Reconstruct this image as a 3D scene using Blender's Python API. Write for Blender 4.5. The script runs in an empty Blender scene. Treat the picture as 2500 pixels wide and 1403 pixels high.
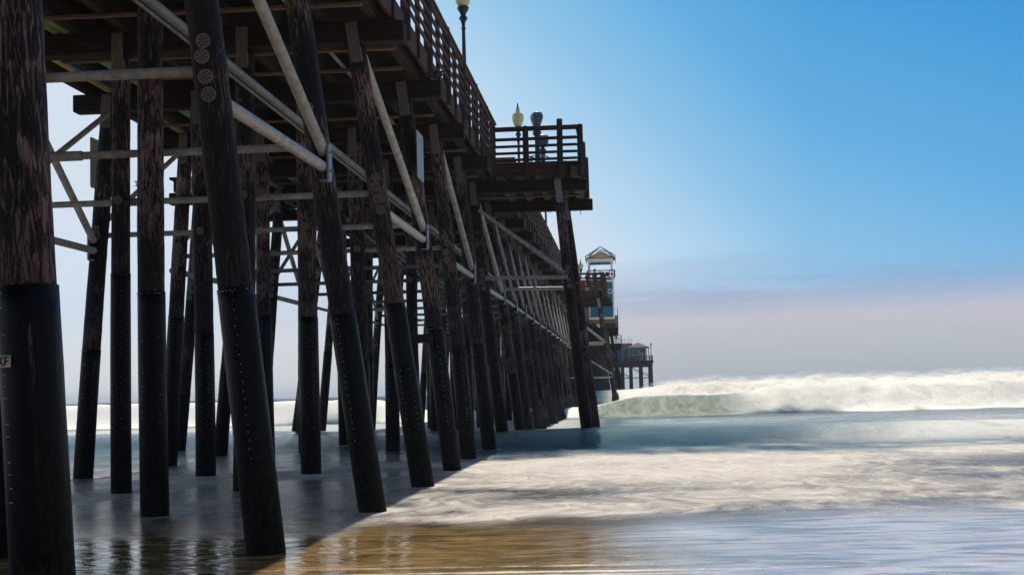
import bpy, bmesh, math, random
import numpy as np
from mathutils import Vector, Matrix
random.seed(7)
R = math.radians
sc = bpy.context.scene
col = sc.collection
S = 4.87                      # bent spacing
CAPZ = 7.73                   # underside of the cap beams
CAPT = 8.10
DECKB, DECKT = 8.48, 8.56

# ------------------------------------------------------------------ materials
def newmat(name):
    m = bpy.data.materials.new(name); m.use_nodes = True
    nt = m.node_tree
    return m, nt, nt.nodes['Principled BSDF']
def nd(nt, t, **kw):
    n = nt.nodes.new(t)
    for k, v in kw.items(): setattr(n, k, v)
    return n
def ramp(nt, stops, interp='LINEAR'):
    n = nt.nodes.new('ShaderNodeValToRGB'); cr = n.color_ramp; cr.interpolation = interp
    while len(cr.elements) < len(stops): cr.elements.new(0.5)
    for e, (p, c) in zip(cr.elements, stops):
        e.position = p; e.color = (c if len(c) == 4 else (*c, 1)) if hasattr(c, '__len__') else (c, c, c, 1)
    return n
def noise(nt, vec, scale=1, detail=4, rough=.55, dist=0):
    n = nt.nodes.new('ShaderNodeTexNoise'); n.inputs['Scale'].default_value = scale
    n.inputs['Detail'].default_value = detail; n.inputs['Roughness'].default_value = rough
    n.inputs['Distortion'].default_value = dist
    if vec is not None: nt.links.new(vec, n.inputs['Vector'])
    return n
def mapping(nt, src, scale, loc=(0, 0, 0)):
    m = nt.nodes.new('ShaderNodeMapping'); m.inputs['Scale'].default_value = scale; m.inputs['Location'].default_value = loc
    nt.links.new(src, m.inputs['Vector']); return m.outputs[0]
def objvec(nt):
    tc = nd(nt, 'ShaderNodeTexCoord'); oi = nd(nt, 'ShaderNodeObjectInfo')
    mul = nd(nt, 'ShaderNodeMath', operation='MULTIPLY'); mul.inputs[1].default_value = 37.0
    nt.links.new(oi.outputs['Random'], mul.inputs[0])
    add = nd(nt, 'ShaderNodeVectorMath', operation='ADD')
    nt.links.new(tc.outputs['Object'], add.inputs[0]); nt.links.new(mul.outputs[0], add.inputs[1])
    return add.outputs[0]
def mixc(nt, f, a, b, typ='MIX'):
    m = nd(nt, 'ShaderNodeMix', data_type='RGBA', blend_type=typ)
    for inp, v in ((m.inputs[0], f), (m.inputs[6], a), (m.inputs[7], b)):
        if isinstance(v, bpy.types.NodeSocket): nt.links.new(v, inp)
        elif hasattr(v, '__len__'): inp.default_value = (*v, 1) if len(v) == 3 else v
        else: inp.default_value = v
    return m.outputs[2]
def bump(nt, h, st=.5, dist=.02, normal=None):
    b = nd(nt, 'ShaderNodeBump'); b.inputs['Strength'].default_value = st; b.inputs['Distance'].default_value = dist
    nt.links.new(h, b.inputs['Height'])
    if normal: nt.links.new(normal, b.inputs['Normal'])
    return b.outputs[0]

def wood(name, axis, dark, mid, flake, lo=.55, hi=.68, rough=.8, fine=16, wet=False):
    m, nt, p = newmat(name)
    v = objvec(nt)
    st = [fine * 2.2] * 3; st['xyz'.index(axis)] = fine * .13
    n1 = noise(nt, mapping(nt, v, st), 1, 8, .7, .6)
    n2 = noise(nt, v, .9, 3, .6)
    st2 = [fine * 2.6] * 3; st2['xyz'.index(axis)] = fine * .30
    n3 = noise(nt, mapping(nt, v, st2), 1, 8, .72, .8)
    r1 = ramp(nt, [(.35, dark), (.65, mid)]); nt.links.new(n1.outputs[0], r1.inputs[0])
    mm = nd(nt, 'ShaderNodeMath', operation='MULTIPLY_ADD'); nt.links.new(n2.outputs[0], mm.inputs[0])
    mm.inputs[1].default_value = .55; nt.links.new(n3.outputs[0], mm.inputs[2])
    r2 = ramp(nt, [(lo + .27, 0), (hi + .27, 1)]); nt.links.new(mm.outputs[0], r2.inputs[0])
    fk = r2.outputs[0]
    if wet:
        oi = nd(nt, 'ShaderNodeObjectInfo'); g_ = nd(nt, 'ShaderNodeNewGeometry'); sp = nd(nt, 'ShaderNodeSeparateXYZ'); nt.links.new(g_.outputs['Position'], sp.inputs[0])
        a_ = nd(nt, 'ShaderNodeMath', operation='MULTIPLY_ADD'); nt.links.new(oi.outputs['Random'], a_.inputs[0]); a_.inputs[1].default_value = 3.0; nt.links.new(sp.outputs[2], a_.inputs[2])
        mr_ = nd(nt, 'ShaderNodeMapRange'); nt.links.new(a_.outputs[0], mr_.inputs[0]); mr_.inputs[1].default_value = 3.2; mr_.inputs[2].default_value = 7.0; mr_.inputs[3].default_value = .12
        m_ = nd(nt, 'ShaderNodeMath', operation='MULTIPLY'); nt.links.new(fk, m_.inputs[0]); nt.links.new(mr_.outputs[0], m_.inputs[1]); fk = m_.outputs[0]
    c = mixc(nt, fk, r1.outputs[0], flake)
    nt.links.new(c, p.inputs['Base Color']); p.inputs['Roughness'].default_value = rough
    p.inputs['Specular IOR Level'].default_value = .35
    hsum = nd(nt, 'ShaderNodeMath', operation='ADD'); nt.links.new(n1.outputs[0], hsum.inputs[0]); nt.links.new(r2.outputs[0], hsum.inputs[1])
    nt.links.new(bump(nt, hsum.outputs[0], 1, .02), p.inputs['Normal'])
    return m
M = {}
M['pile'] = wood('creosote pile wood', 'z', (.0015, .0013, .0016), (.009, .0055, .005), (.30, .19, .165), .535, .605, .72, 15, True)
M['pile_far'] = M['pile']
M['capx'] = wood('dark cap timber', 'x', (.004, .003, .003), (.028, .017, .012), (.09, .055, .04), .62, .75, .85, 9)
M['stry'] = wood('dark stringer timber', 'y', (.005, .003, .003), (.045, .026, .016), (.14, .085, .055), .6, .75, .85, 9)
M['plankx'] = wood('pale blocking plank', 'x', (.06, .035, .022), (.27, .155, .09), (.42, .31, .22), .55, .7, .8, 12)
M['railz'] = wood('weathered red post wood', 'z', (.015, .007, .006), (.07, .027, .018), (.13, .085, .06), .58, .72, .75, 14)
M['postgreen'] = wood('greenish treated post', 'z', (.012, .008, .006), (.05, .03, .022), (.07, .09, .075), .5, .66, .75, 14)
M['raily'] = wood('weathered rail wood', 'y', (.02, .009, .006), (.13, .055, .03), (.30, .19, .11), .58, .72, .75, 12)
M['railx'] = wood('weathered cross rail wood', 'x', (.016, .006, .005), (.10, .034, .024), (.15, .08, .06), .58, .72, .75, 12)
M['deck'] = wood('deck plank wood', 'x', (.005, .004, .003), (.022, .014, .010), (.05, .03, .022), .6, .75, .85, 9)
M['greyplate'] = wood('grey timber strap', 'z', (.09, .085, .08), (.19, .18, .17), (.28, .26, .245), .55, .7, .8, 14)

def plain(name, c, rough=.5, metal=0, bumpy=0, var=.25, spec=.5, scale=9):
    m, nt, p = newmat(name)
    v = objvec(nt); n = noise(nt, v, scale, 6, .65)
    r = ramp(nt, [(.3, tuple(x * (1 - var) for x in c)), (.7, tuple(min(1, x * (1 + var)) for x in c))])
    nt.links.new(n.outputs[0], r.inputs[0]); nt.links.new(r.outputs[0], p.inputs['Base Color'])
    p.inputs['Roughness'].default_value = rough; p.inputs['Metallic'].default_value = metal
    p.inputs['Specular IOR Level'].default_value = spec
    if bumpy: nt.links.new(bump(nt, n.outputs[0], bumpy, .01), p.inputs['Normal'])
    return m
M['pipe'] = plain('grey painted pipe', (.36, .355, .32), .5, 0, .25, .42, .4, 7)
M['drain'] = plain('dull grey drain pipe', (.20, .205, .20), .5, 0, .15, .4, .4, 5)
M['steel'] = plain('galvanised steel', (.26, .26, .265), .4, .5, .1, .15)
M['washer'] = plain('clear plastic washer', (.07, .05, .042), .35, 0, .5, .5, .5, 60)
M['spoke'] = plain('pale washer spokes', (.27, .23, .20), .4, 0, .2, .4, .5, 60)
M['bolt'] = plain('rusty bolt', (.20, .10, .06), .6, .3, 0, .4)
M['nail'] = plain('bright nail head', (.55, .52, .47), .4, .3)
M['green'] = plain('green utility pipe', (.20, .34, .12), .6)
M['yellow'] = plain('yellow gas pipe', (.70, .36, .03), .5)
M['greyp'] = plain('grey conduit', (.24, .27, .30), .5)
M['navy'] = plain('dark blue paint', (.012, .025, .06), .35)
M['blue'] = plain('blue paint', (.02, .07, .16), .35)
M['globe'] = plain('cream acrylic globe', (.82, .74, .40), .3, 0, 0, .05)
M['binoc'] = plain('grey viewer metal', (.15, .16, .18), .4, .3, 0, .3)
M['chrome'] = plain('chrome', (.7, .7, .7), .15, 1)
M['glass'] = plain('dark lens glass', (.01, .01, .01), .05)
M['maroon'] = plain('maroon paint', (.10, .022, .020), .6)
M['whitep'] = plain('white trim paint', (.78, .78, .76), .55, 0, 0, .06)
M['teal'] = plain('teal board paint', (.012, .14, .20), .6, 0, 0, .15)
M['tealend'] = plain('blue wall paint', (.03, .13, .21), .6, 0, 0, .12)
M['net'] = plain('grey bird net', (.16, .22, .26), .8)
M['darkwin'] = plain('window glass', (.06, .08, .09), .1)
M['fartimber'] = plain('far dark timber', (.018, .018, .022), .85, 0, .3, .5, .3, 1.5)
M['skin'] = plain('skin', (.42, .24, .17), .6)
M['hair'] = plain('dark hair', (.02, .012, .01), .7)
M['redhair'] = plain('auburn hair', (.16, .045, .02), .7)
M['blueshirt'] = plain('blue shirt', (.08, .16, .45), .8)
M['redshirt'] = plain('maroon shirt', (.20, .04, .04), .8)
M['trouser'] = plain('grey trousers', (.07, .07, .09), .85)
M['pigeon'] = plain('pigeon feathers', (.04, .042, .05), .7, 0, 0, .5)
M['gull'] = plain('pale gull feathers', (.6, .6, .62), .8, 0, 0, .1)
M['red'] = plain('red buoy plastic', (.6, .05, .03), .5)
M['tag'] = plain('tan sticker', (.62, .50, .40), .6)
M['ink'] = plain('black ink', (.01, .01, .01), .6)
M['sign'] = plain('weathered aluminium sheet', (.34, .34, .34), .45, .2, .3, .35, .5, 14)
M['moss'] = plain('green algae', (.05, .07, .01), .9, 0, .8, .6)

def shingle():
    m, nt, p = newmat('cedar shingle')
    tc = nd(nt, 'ShaderNodeTexCoord')
    br = nd(nt, 'ShaderNodeTexBrick'); br.inputs['Scale'].default_value = 3.2
    br.inputs['Color1'].default_value = (.30, .20, .12, 1); br.inputs['Color2'].default_value = (.17, .11, .07, 1)
    br.inputs['Mortar'].default_value = (.03, .02, .015, 1); br.inputs['Mortar Size'].default_value = .035
    v = mapping(nt, tc.outputs['Object'], (1, 1, 1.6))
    sep = nd(nt, 'ShaderNodeSeparateXYZ'); nt.links.new(v, sep.inputs[0])
    ad = nd(nt, 'ShaderNodeMath', operation='ADD'); nt.links.new(sep.outputs[0], ad.inputs[0]); nt.links.new(sep.outputs[1], ad.inputs[1])
    cb = nd(nt, 'ShaderNodeCombineXYZ'); nt.links.new(ad.outputs[0], cb.inputs[0]); nt.links.new(sep.outputs[2], cb.inputs[1])
    nt.links.new(cb.outputs[0], br.inputs['Vector']); nt.links.new(br.outputs[0], p.inputs['Base Color'])
    p.inputs['Roughness'].default_value = .9
    nt.links.new(bump(nt, br.outputs[1], .6, .03), p.inputs['Normal'])
    return m
M['shingle'] = shingle()

def sleeve_mat():
    m, nt, p = newmat('black pile wrap')
    v = objvec(nt)
    n = noise(nt, mapping(nt, v, (6, 6, 1.2)), 1, 5, .6, .4)
    n2 = noise(nt, mapping(nt, v, (20, 20, 12)), 1, 5, .7)
    r = ramp(nt, [(.35, (.0012, .0014, .0022)), (.75, (.0035, .004, .007))]); nt.links.new(n.outputs[0], r.inputs[0])
    tc = nd(nt, 'ShaderNodeTexCoord'); g = nd(nt, 'ShaderNodeNewGeometry'); sep = nd(nt, 'ShaderNodeSeparateXYZ'); nt.links.new(g.outputs['Position'], sep.inputs[0])
    # algae band just above the waterline (a real stain)
    mr = nd(nt, 'ShaderNodeMapRange'); mr.inputs[1].default_value = 1.6; mr.inputs[2].default_value = .5; nt.links.new(sep.outputs[2], mr.inputs[0])
    mu = nd(nt, 'ShaderNodeMath', operation='MULTIPLY'); nt.links.new(mr.outputs[0], mu.inputs[0])
    r3 = ramp(nt, [(.45, 0), (.62, 1)]); nt.links.new(n2.outputs[0], r3.inputs[0]); nt.links.new(r3.outputs[0], mu.inputs[1])
    c = mixc(nt, mu.outputs[0], r.outputs[0], (.016, .019, .003))
    nt.links.new(c, p.inputs['Base Color']); p.inputs['Specular IOR Level'].default_value = .16
    n5 = noise(nt, mapping(nt, v, (9, 9, .7)), 1, 6, .7); n6 = noise(nt, v, 70, 3, .6)
    st_ = ramp(nt, [(.55, 0), (.72, .6)]); nt.links.new(n5.outputs[0], st_.inputs[0])
    sp_ = ramp(nt, [(.70, 0), (.74, 1)]); nt.links.new(n6.outputs[0], sp_.inputs[0])
    c2_ = mixc(nt, st_.outputs[0], c, (.016, .017, .022)); c2_ = mixc(nt, sp_.outputs[0], c2_, (.14, .13, .12)); nt.links.new(c2_, p.inputs['Base Color'])
    rr = nd(nt, 'ShaderNodeMath', operation='MULTIPLY_ADD'); nt.links.new(mr.outputs[0], rr.inputs[0]); rr.inputs[1].default_value = .35; rr.inputs[2].default_value = .42
    nt.links.new(rr.outputs[0], p.inputs['Roughness'])
    b1 = bump(nt, n.outputs[0], .5, .03)
    nt.links.new(bump(nt, n2.outputs[0], .3, .012, b1), p.inputs['Normal'])
    return m
M['sleeve'] = sleeve_mat()

# ------------------------------------------------------------------ mesh helpers
class MB:
    def __init__(s): s.v = []; s.f = []; s.mi = []; s.cur = 0; s.sm = []; s.smooth = False
    def add(s, v, f):
        o = len(s.v); s.v += [tuple(x) for x in v]
        for q in f: s.f.append([i + o for i in q]); s.mi.append(s.cur); s.sm.append(s.smooth)
        return s
    def box(s, x0, x1, y0, y1, z0, z1, j=0):
        v = [(x, y, z) for z in (z0, z1) for (x, y) in ((x0, y0), (x1, y0), (x1, y1), (x0, y1))]
        if j: v = [(a + random.uniform(-j, j), b + random.uniform(-j, j), c + random.uniform(-j, j)) for a, b, c in v]
        return s.add(v, [(0, 3, 2, 1), (4, 5, 6, 7), (0, 1, 5, 4), (1, 2, 6, 5), (2, 3, 7, 6), (3, 0, 4, 7)])
    def bbox(s, x0, x1, y0, y1, z0, z1, b=.012):
        """box with chamfered edges"""
        bm = bmesh.new(); bmesh.ops.create_cube(bm, size=1)
        for v in bm.verts:
            v.co = Vector(((x0 + x1) / 2 + v.co.x * (x1 - x0), (y0 + y1) / 2 + v.co.y * (y1 - y0), (z0 + z1) / 2 + v.co.z * (z1 - z0)))
        bmesh.ops.bevel(bm, geom=bm.edges[:], offset=b, segments=1, affect='EDGES')
        bm.verts.index_update()
        s.add([v.co for v in bm.verts], [[v.index for v in f.verts] for f in bm.faces]); bm.free(); return s
    def tube(s, a, b, r0, r1=None, seg=12, caps=True, smooth=True):
        a = Vector(a); b = Vector(b); r1 = r0 if r1 is None else r1
        d = (b - a).normalized(); u = d.orthogonal().normalized(); w = d.cross(u)
        v = []
        for p, r in ((a, r0), (b, r1)):
            for k in range(seg):
                t = 2 * math.pi * k / seg; v.append(p + (u * math.cos(t) + w * math.sin(t)) * r)
        o = s.smooth; s.smooth = smooth
        s.add(v, [(k, (k + 1) % seg, seg + (k + 1) % seg, seg + k) for k in range(seg)])
        s.smooth = False
        if caps: s.add(v, [list(range(seg))[::-1], list(range(seg, 2 * seg))])
        s.smooth = o; return s
    def lathe(s, prof, c=(0, 0, 0), seg=16):
        v = []
        for r, z in prof:
            for k in range(seg):
                t = 2 * math.pi * k / seg; v.append((c[0] + r * math.cos(t), c[1] + r * math.sin(t), c[2] + z))
        f = [(i * seg + k, i * seg + (k + 1) % seg, (i + 1) * seg + (k + 1) % seg, (i + 1) * seg + k) for i in range(len(prof) - 1) for k in range(seg)]
        f += [list(range(seg))[::-1], list(range((len(prof) - 1) * seg, len(prof) * seg))]
        o = s.smooth; s.smooth = True; s.add(v, f); s.smooth = o; return s
    def ell(s, c, r, seg=12, rings=8, rot=None):
        v = []; 
        for i in range(rings + 1):
            ph = math.pi * i / rings
            for k in range(seg):
                t = 2 * math.pi * k / seg
                q = Vector((r[0] * math.sin(ph) * math.cos(t), r[1] * math.sin(ph) * math.sin(t), r[2] * math.cos(ph)))
                if rot: q = rot @ q
                v.append(Vector(c) + q)
        f = [(i * seg + k, (i + 1) * seg + k, (i + 1) * seg + (k + 1) % seg, i * seg + (k + 1) % seg) for i in range(rings) for k in range(seg)]
        o = s.smooth; s.smooth = True; s.add(v, f); s.smooth = o; return s
    def mesh(s, name, mats, origin=(0, 0, 0)):
        me = bpy.data.meshes.new(name)
        ox, oy, oz = origin
        me.from_pydata([(a - ox, b - oy, c - oz) for a, b, c in s.v], [], s.f)
        if not isinstance(mats, (list, tuple)): mats = [mats]
        for m in mats: me.materials.append(m)
        me.polygons.foreach_set('material_index', s.mi); me.polygons.foreach_set('use_smooth', s.sm)
        me.validate(); me.update(); return me
    def build(s, name, mats, parent=None, origin=None, **tags):
        """vertices are world coordinates; the object's origin goes to `origin`"""
        if origin is None:
            a = np.array(s.v); origin = ((a[:, 0].min() + a[:, 0].max()) / 2, (a[:, 1].min() + a[:, 1].max()) / 2, a[:, 2].min())
        o = bpy.data.objects.new(name, s.mesh(name, mats, origin)); col.objects.link(o)
        put(o, origin, parent)
        for k, v in tags.items(): o[k] = v
        return o
WP = {}
def wpos(o): return WP.get(o.name, Vector((0, 0, 0)))
def put(o, loc, parent=None):
    loc = Vector(loc); WP[o.name] = loc
    if parent is not None:
        o.parent = parent; o.location = loc - wpos(parent)
    else: o.location = loc
def thing(name, loc, label, cat, group=None, parent=None):
    o = bpy.data.objects.new(name, None); col.objects.link(o); o.empty_display_size = .3
    put(o, loc, parent)
    if label: o['label'] = label
    if cat: o['category'] = cat
    if group: o['group'] = group
    return o
def tagset(o, label, cat, group=None):
    o['label'] = label; o['category'] = cat
    if group: o['group'] = group
    return o

# ------------------------------------------------------------------ camera (50 mm, low over the wet sand)
cam = bpy.data.cameras.new('camera'); co = bpy.data.objects.new('camera', cam); col.objects.link(co)
cam.lens = 50; cam.sensor_width = 36; cam.clip_end = 20000; cam.clip_start = .05
rot = Matrix(((.99637088, .03085833, .07932732), (.0813249, -.07001386, -.99422549), (-.02512613, .99706861, -.07226933)))
co.matrix_world = Matrix.Translation((0, 0, 1.6)) @ rot.to_4x4()
sc.camera = co

# ------------------------------------------------------------------ the pier
pier = thing('timber_pier', (-7.7, 9.74, 0), 'long dark timber pier on battered piles running out into the surf', 'pier')

rng = np.random.default_rng(3)
def pile_mesh(mb, L, r0, r1, z0=0., nseg=20, amp=.03, grooves=True, step=.22, seed=0, bow=(0, 0), Lt=None):
    """tapered round log along local z from z0 to z0+L, with ridges, dents and a slight bow"""
    rr = np.random.default_rng(seed)
    n = max(4, int(L / step)); ph = rr.uniform(0, 6.28, 8); gr = rr.normal(0, 1, nseg)
    Lt = Lt or L
    v = []
    for i in range(n + 1):
        t = i / n; z = z0 + L * t; r = r0 + (r1 - r0) * t
        bx = bow[0] * math.sin(math.pi * z / Lt); by = bow[1] * math.sin(math.pi * z / Lt)
        for k in range(nseg):
            a = 2 * math.pi * k / nseg
            w = 1 + amp * (.5 * math.sin(2 * a + ph[0] + z * .7) + .35 * math.sin(3 * a + ph[1] - z * 1.1) + .3 * math.sin(z * 2.3 + ph[2]) + (.28 * gr[k] if grooves else 0) + .25 * rr.normal())
            v.append((bx + r * w * math.cos(a), by + r * w * math.sin(a), z))
    f = [(i * nseg + k, i * nseg + (k + 1) % nseg, (i + 1) * nseg + (k + 1) % nseg, (i + 1) * nseg + k) for i in range(n) for k in range(nseg)]
    f.append(list(range(nseg))[::-1]); f.append(list(range(n * nseg, (n + 1) * nseg)))
    mb.smooth = True; mb.add(v, f); mb.smooth = False

washer_me = None
def make_washer():
    mb = MB(); mb.tube((0, 0, 0), (0, -.012, 0), .078, .070, 20)
    for k in range(8):
        a = k * math.pi / 4
        mb.cur = 2; mb.box(-.005, .005, -.017, -.010, .03, .072)
        for i in range(-8, 0):
            x, y, z = mb.v[i]; mb.v[i] = (x * math.cos(a) - z * math.sin(a), y, x * math.sin(a) + z * math.cos(a))
    for k in range(24):
        a0, a1 = k * math.pi / 12, (k + 1) * math.pi / 12
        mb.tube((.074 * math.cos(a0), -.012, .074 * math.sin(a0)), (.074 * math.cos(a1), -.012, .074 * math.sin(a1)), .005, .005, 5, caps=False)
    mb.cur = 1; mb.tube((0, -.012, 0), (0, -.034, 0), .026, .024, 8)
    return mb.mesh('washer', [M['washer'], M['bolt'], M['spoke']])
washer_me = make_washer()
plate_me = None

XR = lambda z: -3.68 - .115 * z       # right batter line
XL = lambda z: -11.42 + .072 * z      # left batter line
XRB = lambda z: -1.22 - .095 * z      # bump-out right batter
XLB = lambda z: -14.13 + .10 * z
pidx = 0
def add_pile(n, topx, basex, r=.175, sleeve=None, bolts=(), side=0, growth=False, plate=True, seed=None, nails=True, platemat='greyplate', ztop=CAPZ + .002, detail=True):
    """one pile: a tilted log with its wrap, nails, strap and bolts as sub-parts (all in the pile's own frame)"""
    global pidx; pidx += 1; seed = seed or pidx
    Y = n * S
    zb = -2.2
    slope = (topx - basex) / ztop            # dx/dz
    p0 = Vector((basex + slope * zb, Y, zb)); p1 = Vector((topx, Y, ztop))
    d = (p1 - p0); L = d.length; ang = math.atan2(d.x, d.z)
    mb = MB(); r0 = r * 1.06; r1 = r * .94
    rb = random.Random(seed * 3 + 1); bow = (rb.uniform(-.05, .05), rb.uniform(-.03, .03)) if n > 2 else (0, 0)
    bw = lambda z: (bow[0] * math.sin(math.pi * z / L), bow[1] * math.sin(math.pi * z / L))
    far = n > 14
    pile_mesh(mb, L, r0, r1, 0, 12 if far else 22, .035, True, .6 if far else .16, seed, bow, L)
    me = mb.mesh('pile', M['pile'])
    o = bpy.data.objects.new('pile', me); col.objects.link(o)
    put(o, p0, pier); o.rotation_euler = (0, ang, 0)
    def child(name, mesh, loc=(0, 0, 0), rot=(0, 0, 0)):
        c = bpy.data.objects.new(name, mesh); col.objects.link(c); c.parent = o; c.location = loc; c.rotation_euler = rot; return c
    loc_z = lambda z: (z - zb) / math.cos(ang)
    if sleeve:
        tops = sleeve if isinstance(sleeve, (list, tuple)) else [sleeve]
        prev = None
        for i, zt in enumerate(tops):
            mb = MB(); rad = r * 1.06 + .006 + .012 * i
            pile_mesh(mb, loc_z(zt), rad + .006, rad - r * .045, 0, 12 if far else 28, .012, False, .8 if far else .2, seed + 50 + i, bow, L)
            if i < len(tops) - 1: child('sleeve', mb.mesh('sleeve', [M['sleeve'], M['nail']]))
        if nails and not far:
            mb.cur = 1; rn = r * 1.06 + .020 + .012 * (len(tops) - 1)
            rr = random.Random(seed)
            for cidx in range(rr.choice((1, 2, 2))):
                a0 = -math.pi / 2 + rr.uniform(-.6, .5) + cidx * .45; keep = .93 if (n < 6 and topx > -5) else rr.choice((.35, .6, .8))
                z = loc_z(tops[-1]) - .05
                while z > loc_z(.9):
                    if rr.random() < keep:
                        a = a0 + rr.uniform(-.05, .05); x, y = rn * math.cos(a), rn * math.sin(a)
                        dv = Vector((math.cos(a), math.sin(a), 0)); c0 = Vector((x + bw(z)[0], y + bw(z)[1], z))
                        mb.tube(c0 - dv * .045, c0 + dv * .001, rr.uniform(.005, .008), .004, 6, smooth=False)
                    z -= rr.uniform(.075, .105)
            zt = loc_z(tops[-1]) - .03
            for k in range(9):
                a = -math.pi / 2 + (k - 4) * .22
                dv = Vector((math.cos(a), math.sin(a), 0)); c0 = Vector((rn * math.cos(a) + bw(zt)[0], rn * math.sin(a) + bw(zt)[1], zt))
                if rr.random() < (.8 if seed % 3 == 0 else .15): mb.tube(c0 - dv * .045, c0 - dv * .002, .0075, .005, 6, smooth=False)
        child('sleeve', mb.mesh('sleeve', [M['sleeve'], M['nail']]))
    for zb_ in bolts:
        off = random.Random(seed + int(zb_ * 50)).uniform(-.03, .03)
        q = bw(loc_z(zb_)); child('washer', washer_me, (off + q[0], q[1] - r * 1.03, loc_z(zb_)))
    if plate and n <= 26:
        mb = MB(); t = loc_z(CAPT - .02); w = .105
        yf = -.205
        mb.bbox(-w, w, yf - .022, yf, t - .72, t, .004)
        mb.bbox(-w, w, yf, -r * .8, t - .70, t - .45, .004)
        mb.cur = 1
        for zz in (t - .1, t - .28, t - .62): mb.tube((0, yf - .02, zz), (0, yf - .05, zz), .022, .018, 8)
        child('strap_plate', mb.mesh('strap_plate', [M[platemat], M['bolt']]))
    if growth:
        mb = MB(); rr = np.random.default_rng(seed)
        n_ = 16; v = []; zs = [loc_z(-.6), loc_z(.1), loc_z(.45), loc_z(.8), loc_z(1.05), loc_z(1.25)]
        base = [1.75, 1.7, 1.55, 1.35, 1.2, 1.02]
        for i, z in enumerate(zs):
            for k in range(n_):
                a = 2 * math.pi * k / n_; q = r * base[i] * (1 + .14 * rr.normal()) if i < 5 else r * 1.0
                v.append((q * math.cos(a), q * math.sin(a), z + .05 * rr.normal()))
        f = [(i * n_ + k, i * n_ + (k + 1) % n_, (i + 1) * n_ + (k + 1) % n_, (i + 1) * n_ + k) for i in range(5) for k in range(n_)]
        mb.add(v, f); child('marine_growth', mb.mesh('marine_growth', M['growth']))
    return o
def growth_mat():
    m, nt, p = newmat('mussel crust')
    v = objvec(nt); n = noise(nt, v, 16, 6, .75)
    r = ramp(nt, [(.35, (.006, .006, .005)), (.7, (.05, .045, .03))]); nt.links.new(n.outputs[0], r.inputs[0])
    nt.links.new(r.outputs[0], p.inputs['Base Color']); p.inputs['Roughness'].default_value = .7
    nt.links.new(bump(nt, n.outputs[0], 1, .08), p.inputs['Normal']); return m
M['growth'] = growth_mat()

B4 = (5.34, 5.18, 4.96, 4.77)
NIND = 24
bumpR = {9, 10, 21, 22, 26, 34, 35, 46, 47}
# right batter row (hand-read for the near bents)
RROW = {1: (-4.6, -3.9, .19, 2.5, ()), 2: (-4.51, -4.09, .205, 2.42, ()), 3: (-4.62, -3.79, .185, 2.74, B4), 4: (-4.57, -3.54, .178, (2.71,), (5.6, 5.4)),
        5: (-4.59, -3.55, .172, (3.15, 2.04), B4), 6: (-4.50, -3.67, .172, 2.94, ()), 7: (-4.50, -3.90, .175, 2.6, B4), 8: (-4.50, -3.84, .18, 2.9, (5.5,)),
        9: (-4.62, -3.85, .178, 2.46, B4), 10: (-4.62, -3.7, .17, 2.2, ())}
for n in range(1, NIND + 1):
    if n in RROW: tx, bx, r, sl, bo = RROW[n]
    else:
        rr = random.Random(n * 7); tx, bx, r, sl, bo = -4.58 + rr.uniform(-.05, .05), -3.75 + rr.uniform(-.13, .1), rr.uniform(.165, .185), rr.choice((None, 1.97, 1.6, 2.4, 2.9)), (B4 if n % 2 else ())
    add_pile(n, tx, bx, r, sl, bo, growth=(n >= 11))
    if n in bumpR:
        add_pile(n, -1.96 if n < 11 else -1.93, -1.24 if n == 9 else -1.14 if n == 10 else -.82, .165, None if n != 9 else 1.4, B4 if n == 9 else (), platemat='steel', growth=(n > 20))
# plumb rows
IROW = {4: (-6.63, -6.59, .185, 3.11, (5.15,)), 5: (-6.58, -6.70, .178, 3.4, (5.12,)), 6: (-6.64, -6.60, .195, 3.23, (5.12,)), 7: (-6.52, -6.42, .19, 2.49, (5.12,))}
JROW = {5: (-8.82, -8.85, .165, 3.83, (5.11,)), 6: (-8.90, -8.85, .195, 2.95, (5.1,)), 7: (-8.80, -8.75, .18, 3.58, (5.1,)), 4: (-8.85, -8.9, .18, 3.2, (5.1,))}
for n in range(2, NIND + 1):
    rr = random.Random(n * 13)
    for row, X in ((IROW, -6.6), (JROW, -8.85)):
        if n in row: tx, bx, r, sl, bo = row[n]
        else: tx, bx, r, sl, bo = X + rr.uniform(-.06, .06), X + rr.uniform(-.08, .08), rr.uniform(.165, .19), rr.choice((1.9, 2.4, 2.9, 3.3)), (5.12,)
        add_pile(n, tx, bx, r, sl, bo if n < 12 else ())
LROW = {6: (-10.86, -11.44, .19, 2.69, (5.22, 5.08)), 7: (-10.74, -11.21, .185, 3.64, B4), 8: (-10.70, -11.37, .18, 2.41, ())}
for n in range(4, NIND + 1):
    rr = random.Random(n * 17)
    if n in LROW: tx, bx, r, sl, bo = LROW[n]
    elif n in (11, 12): tx, bx, r, sl, bo = (-11.6, -12.66, .19, 3.9, ()) if n == 11 else (-12.0, -12.75, .17, 3.4, ())
    else: tx, bx, r, sl, bo = -10.85 + rr.uniform(-.05, .05), -11.42 + rr.uniform(-.1, .1), rr.uniform(.165, .19), rr.choice((1.9, 2.7, 3.3)), (B4 if n % 2 else ())
    add_pile(n, tx, bx, r, sl, bo if n < 12 else (), ztop=CAPZ + .002 if n not in (11, 12) else 7.5)
    if n in (9, 10): add_pile(n, -13.4, -14.12, .185, 1.84, B4 if n == 9 else ())
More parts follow.
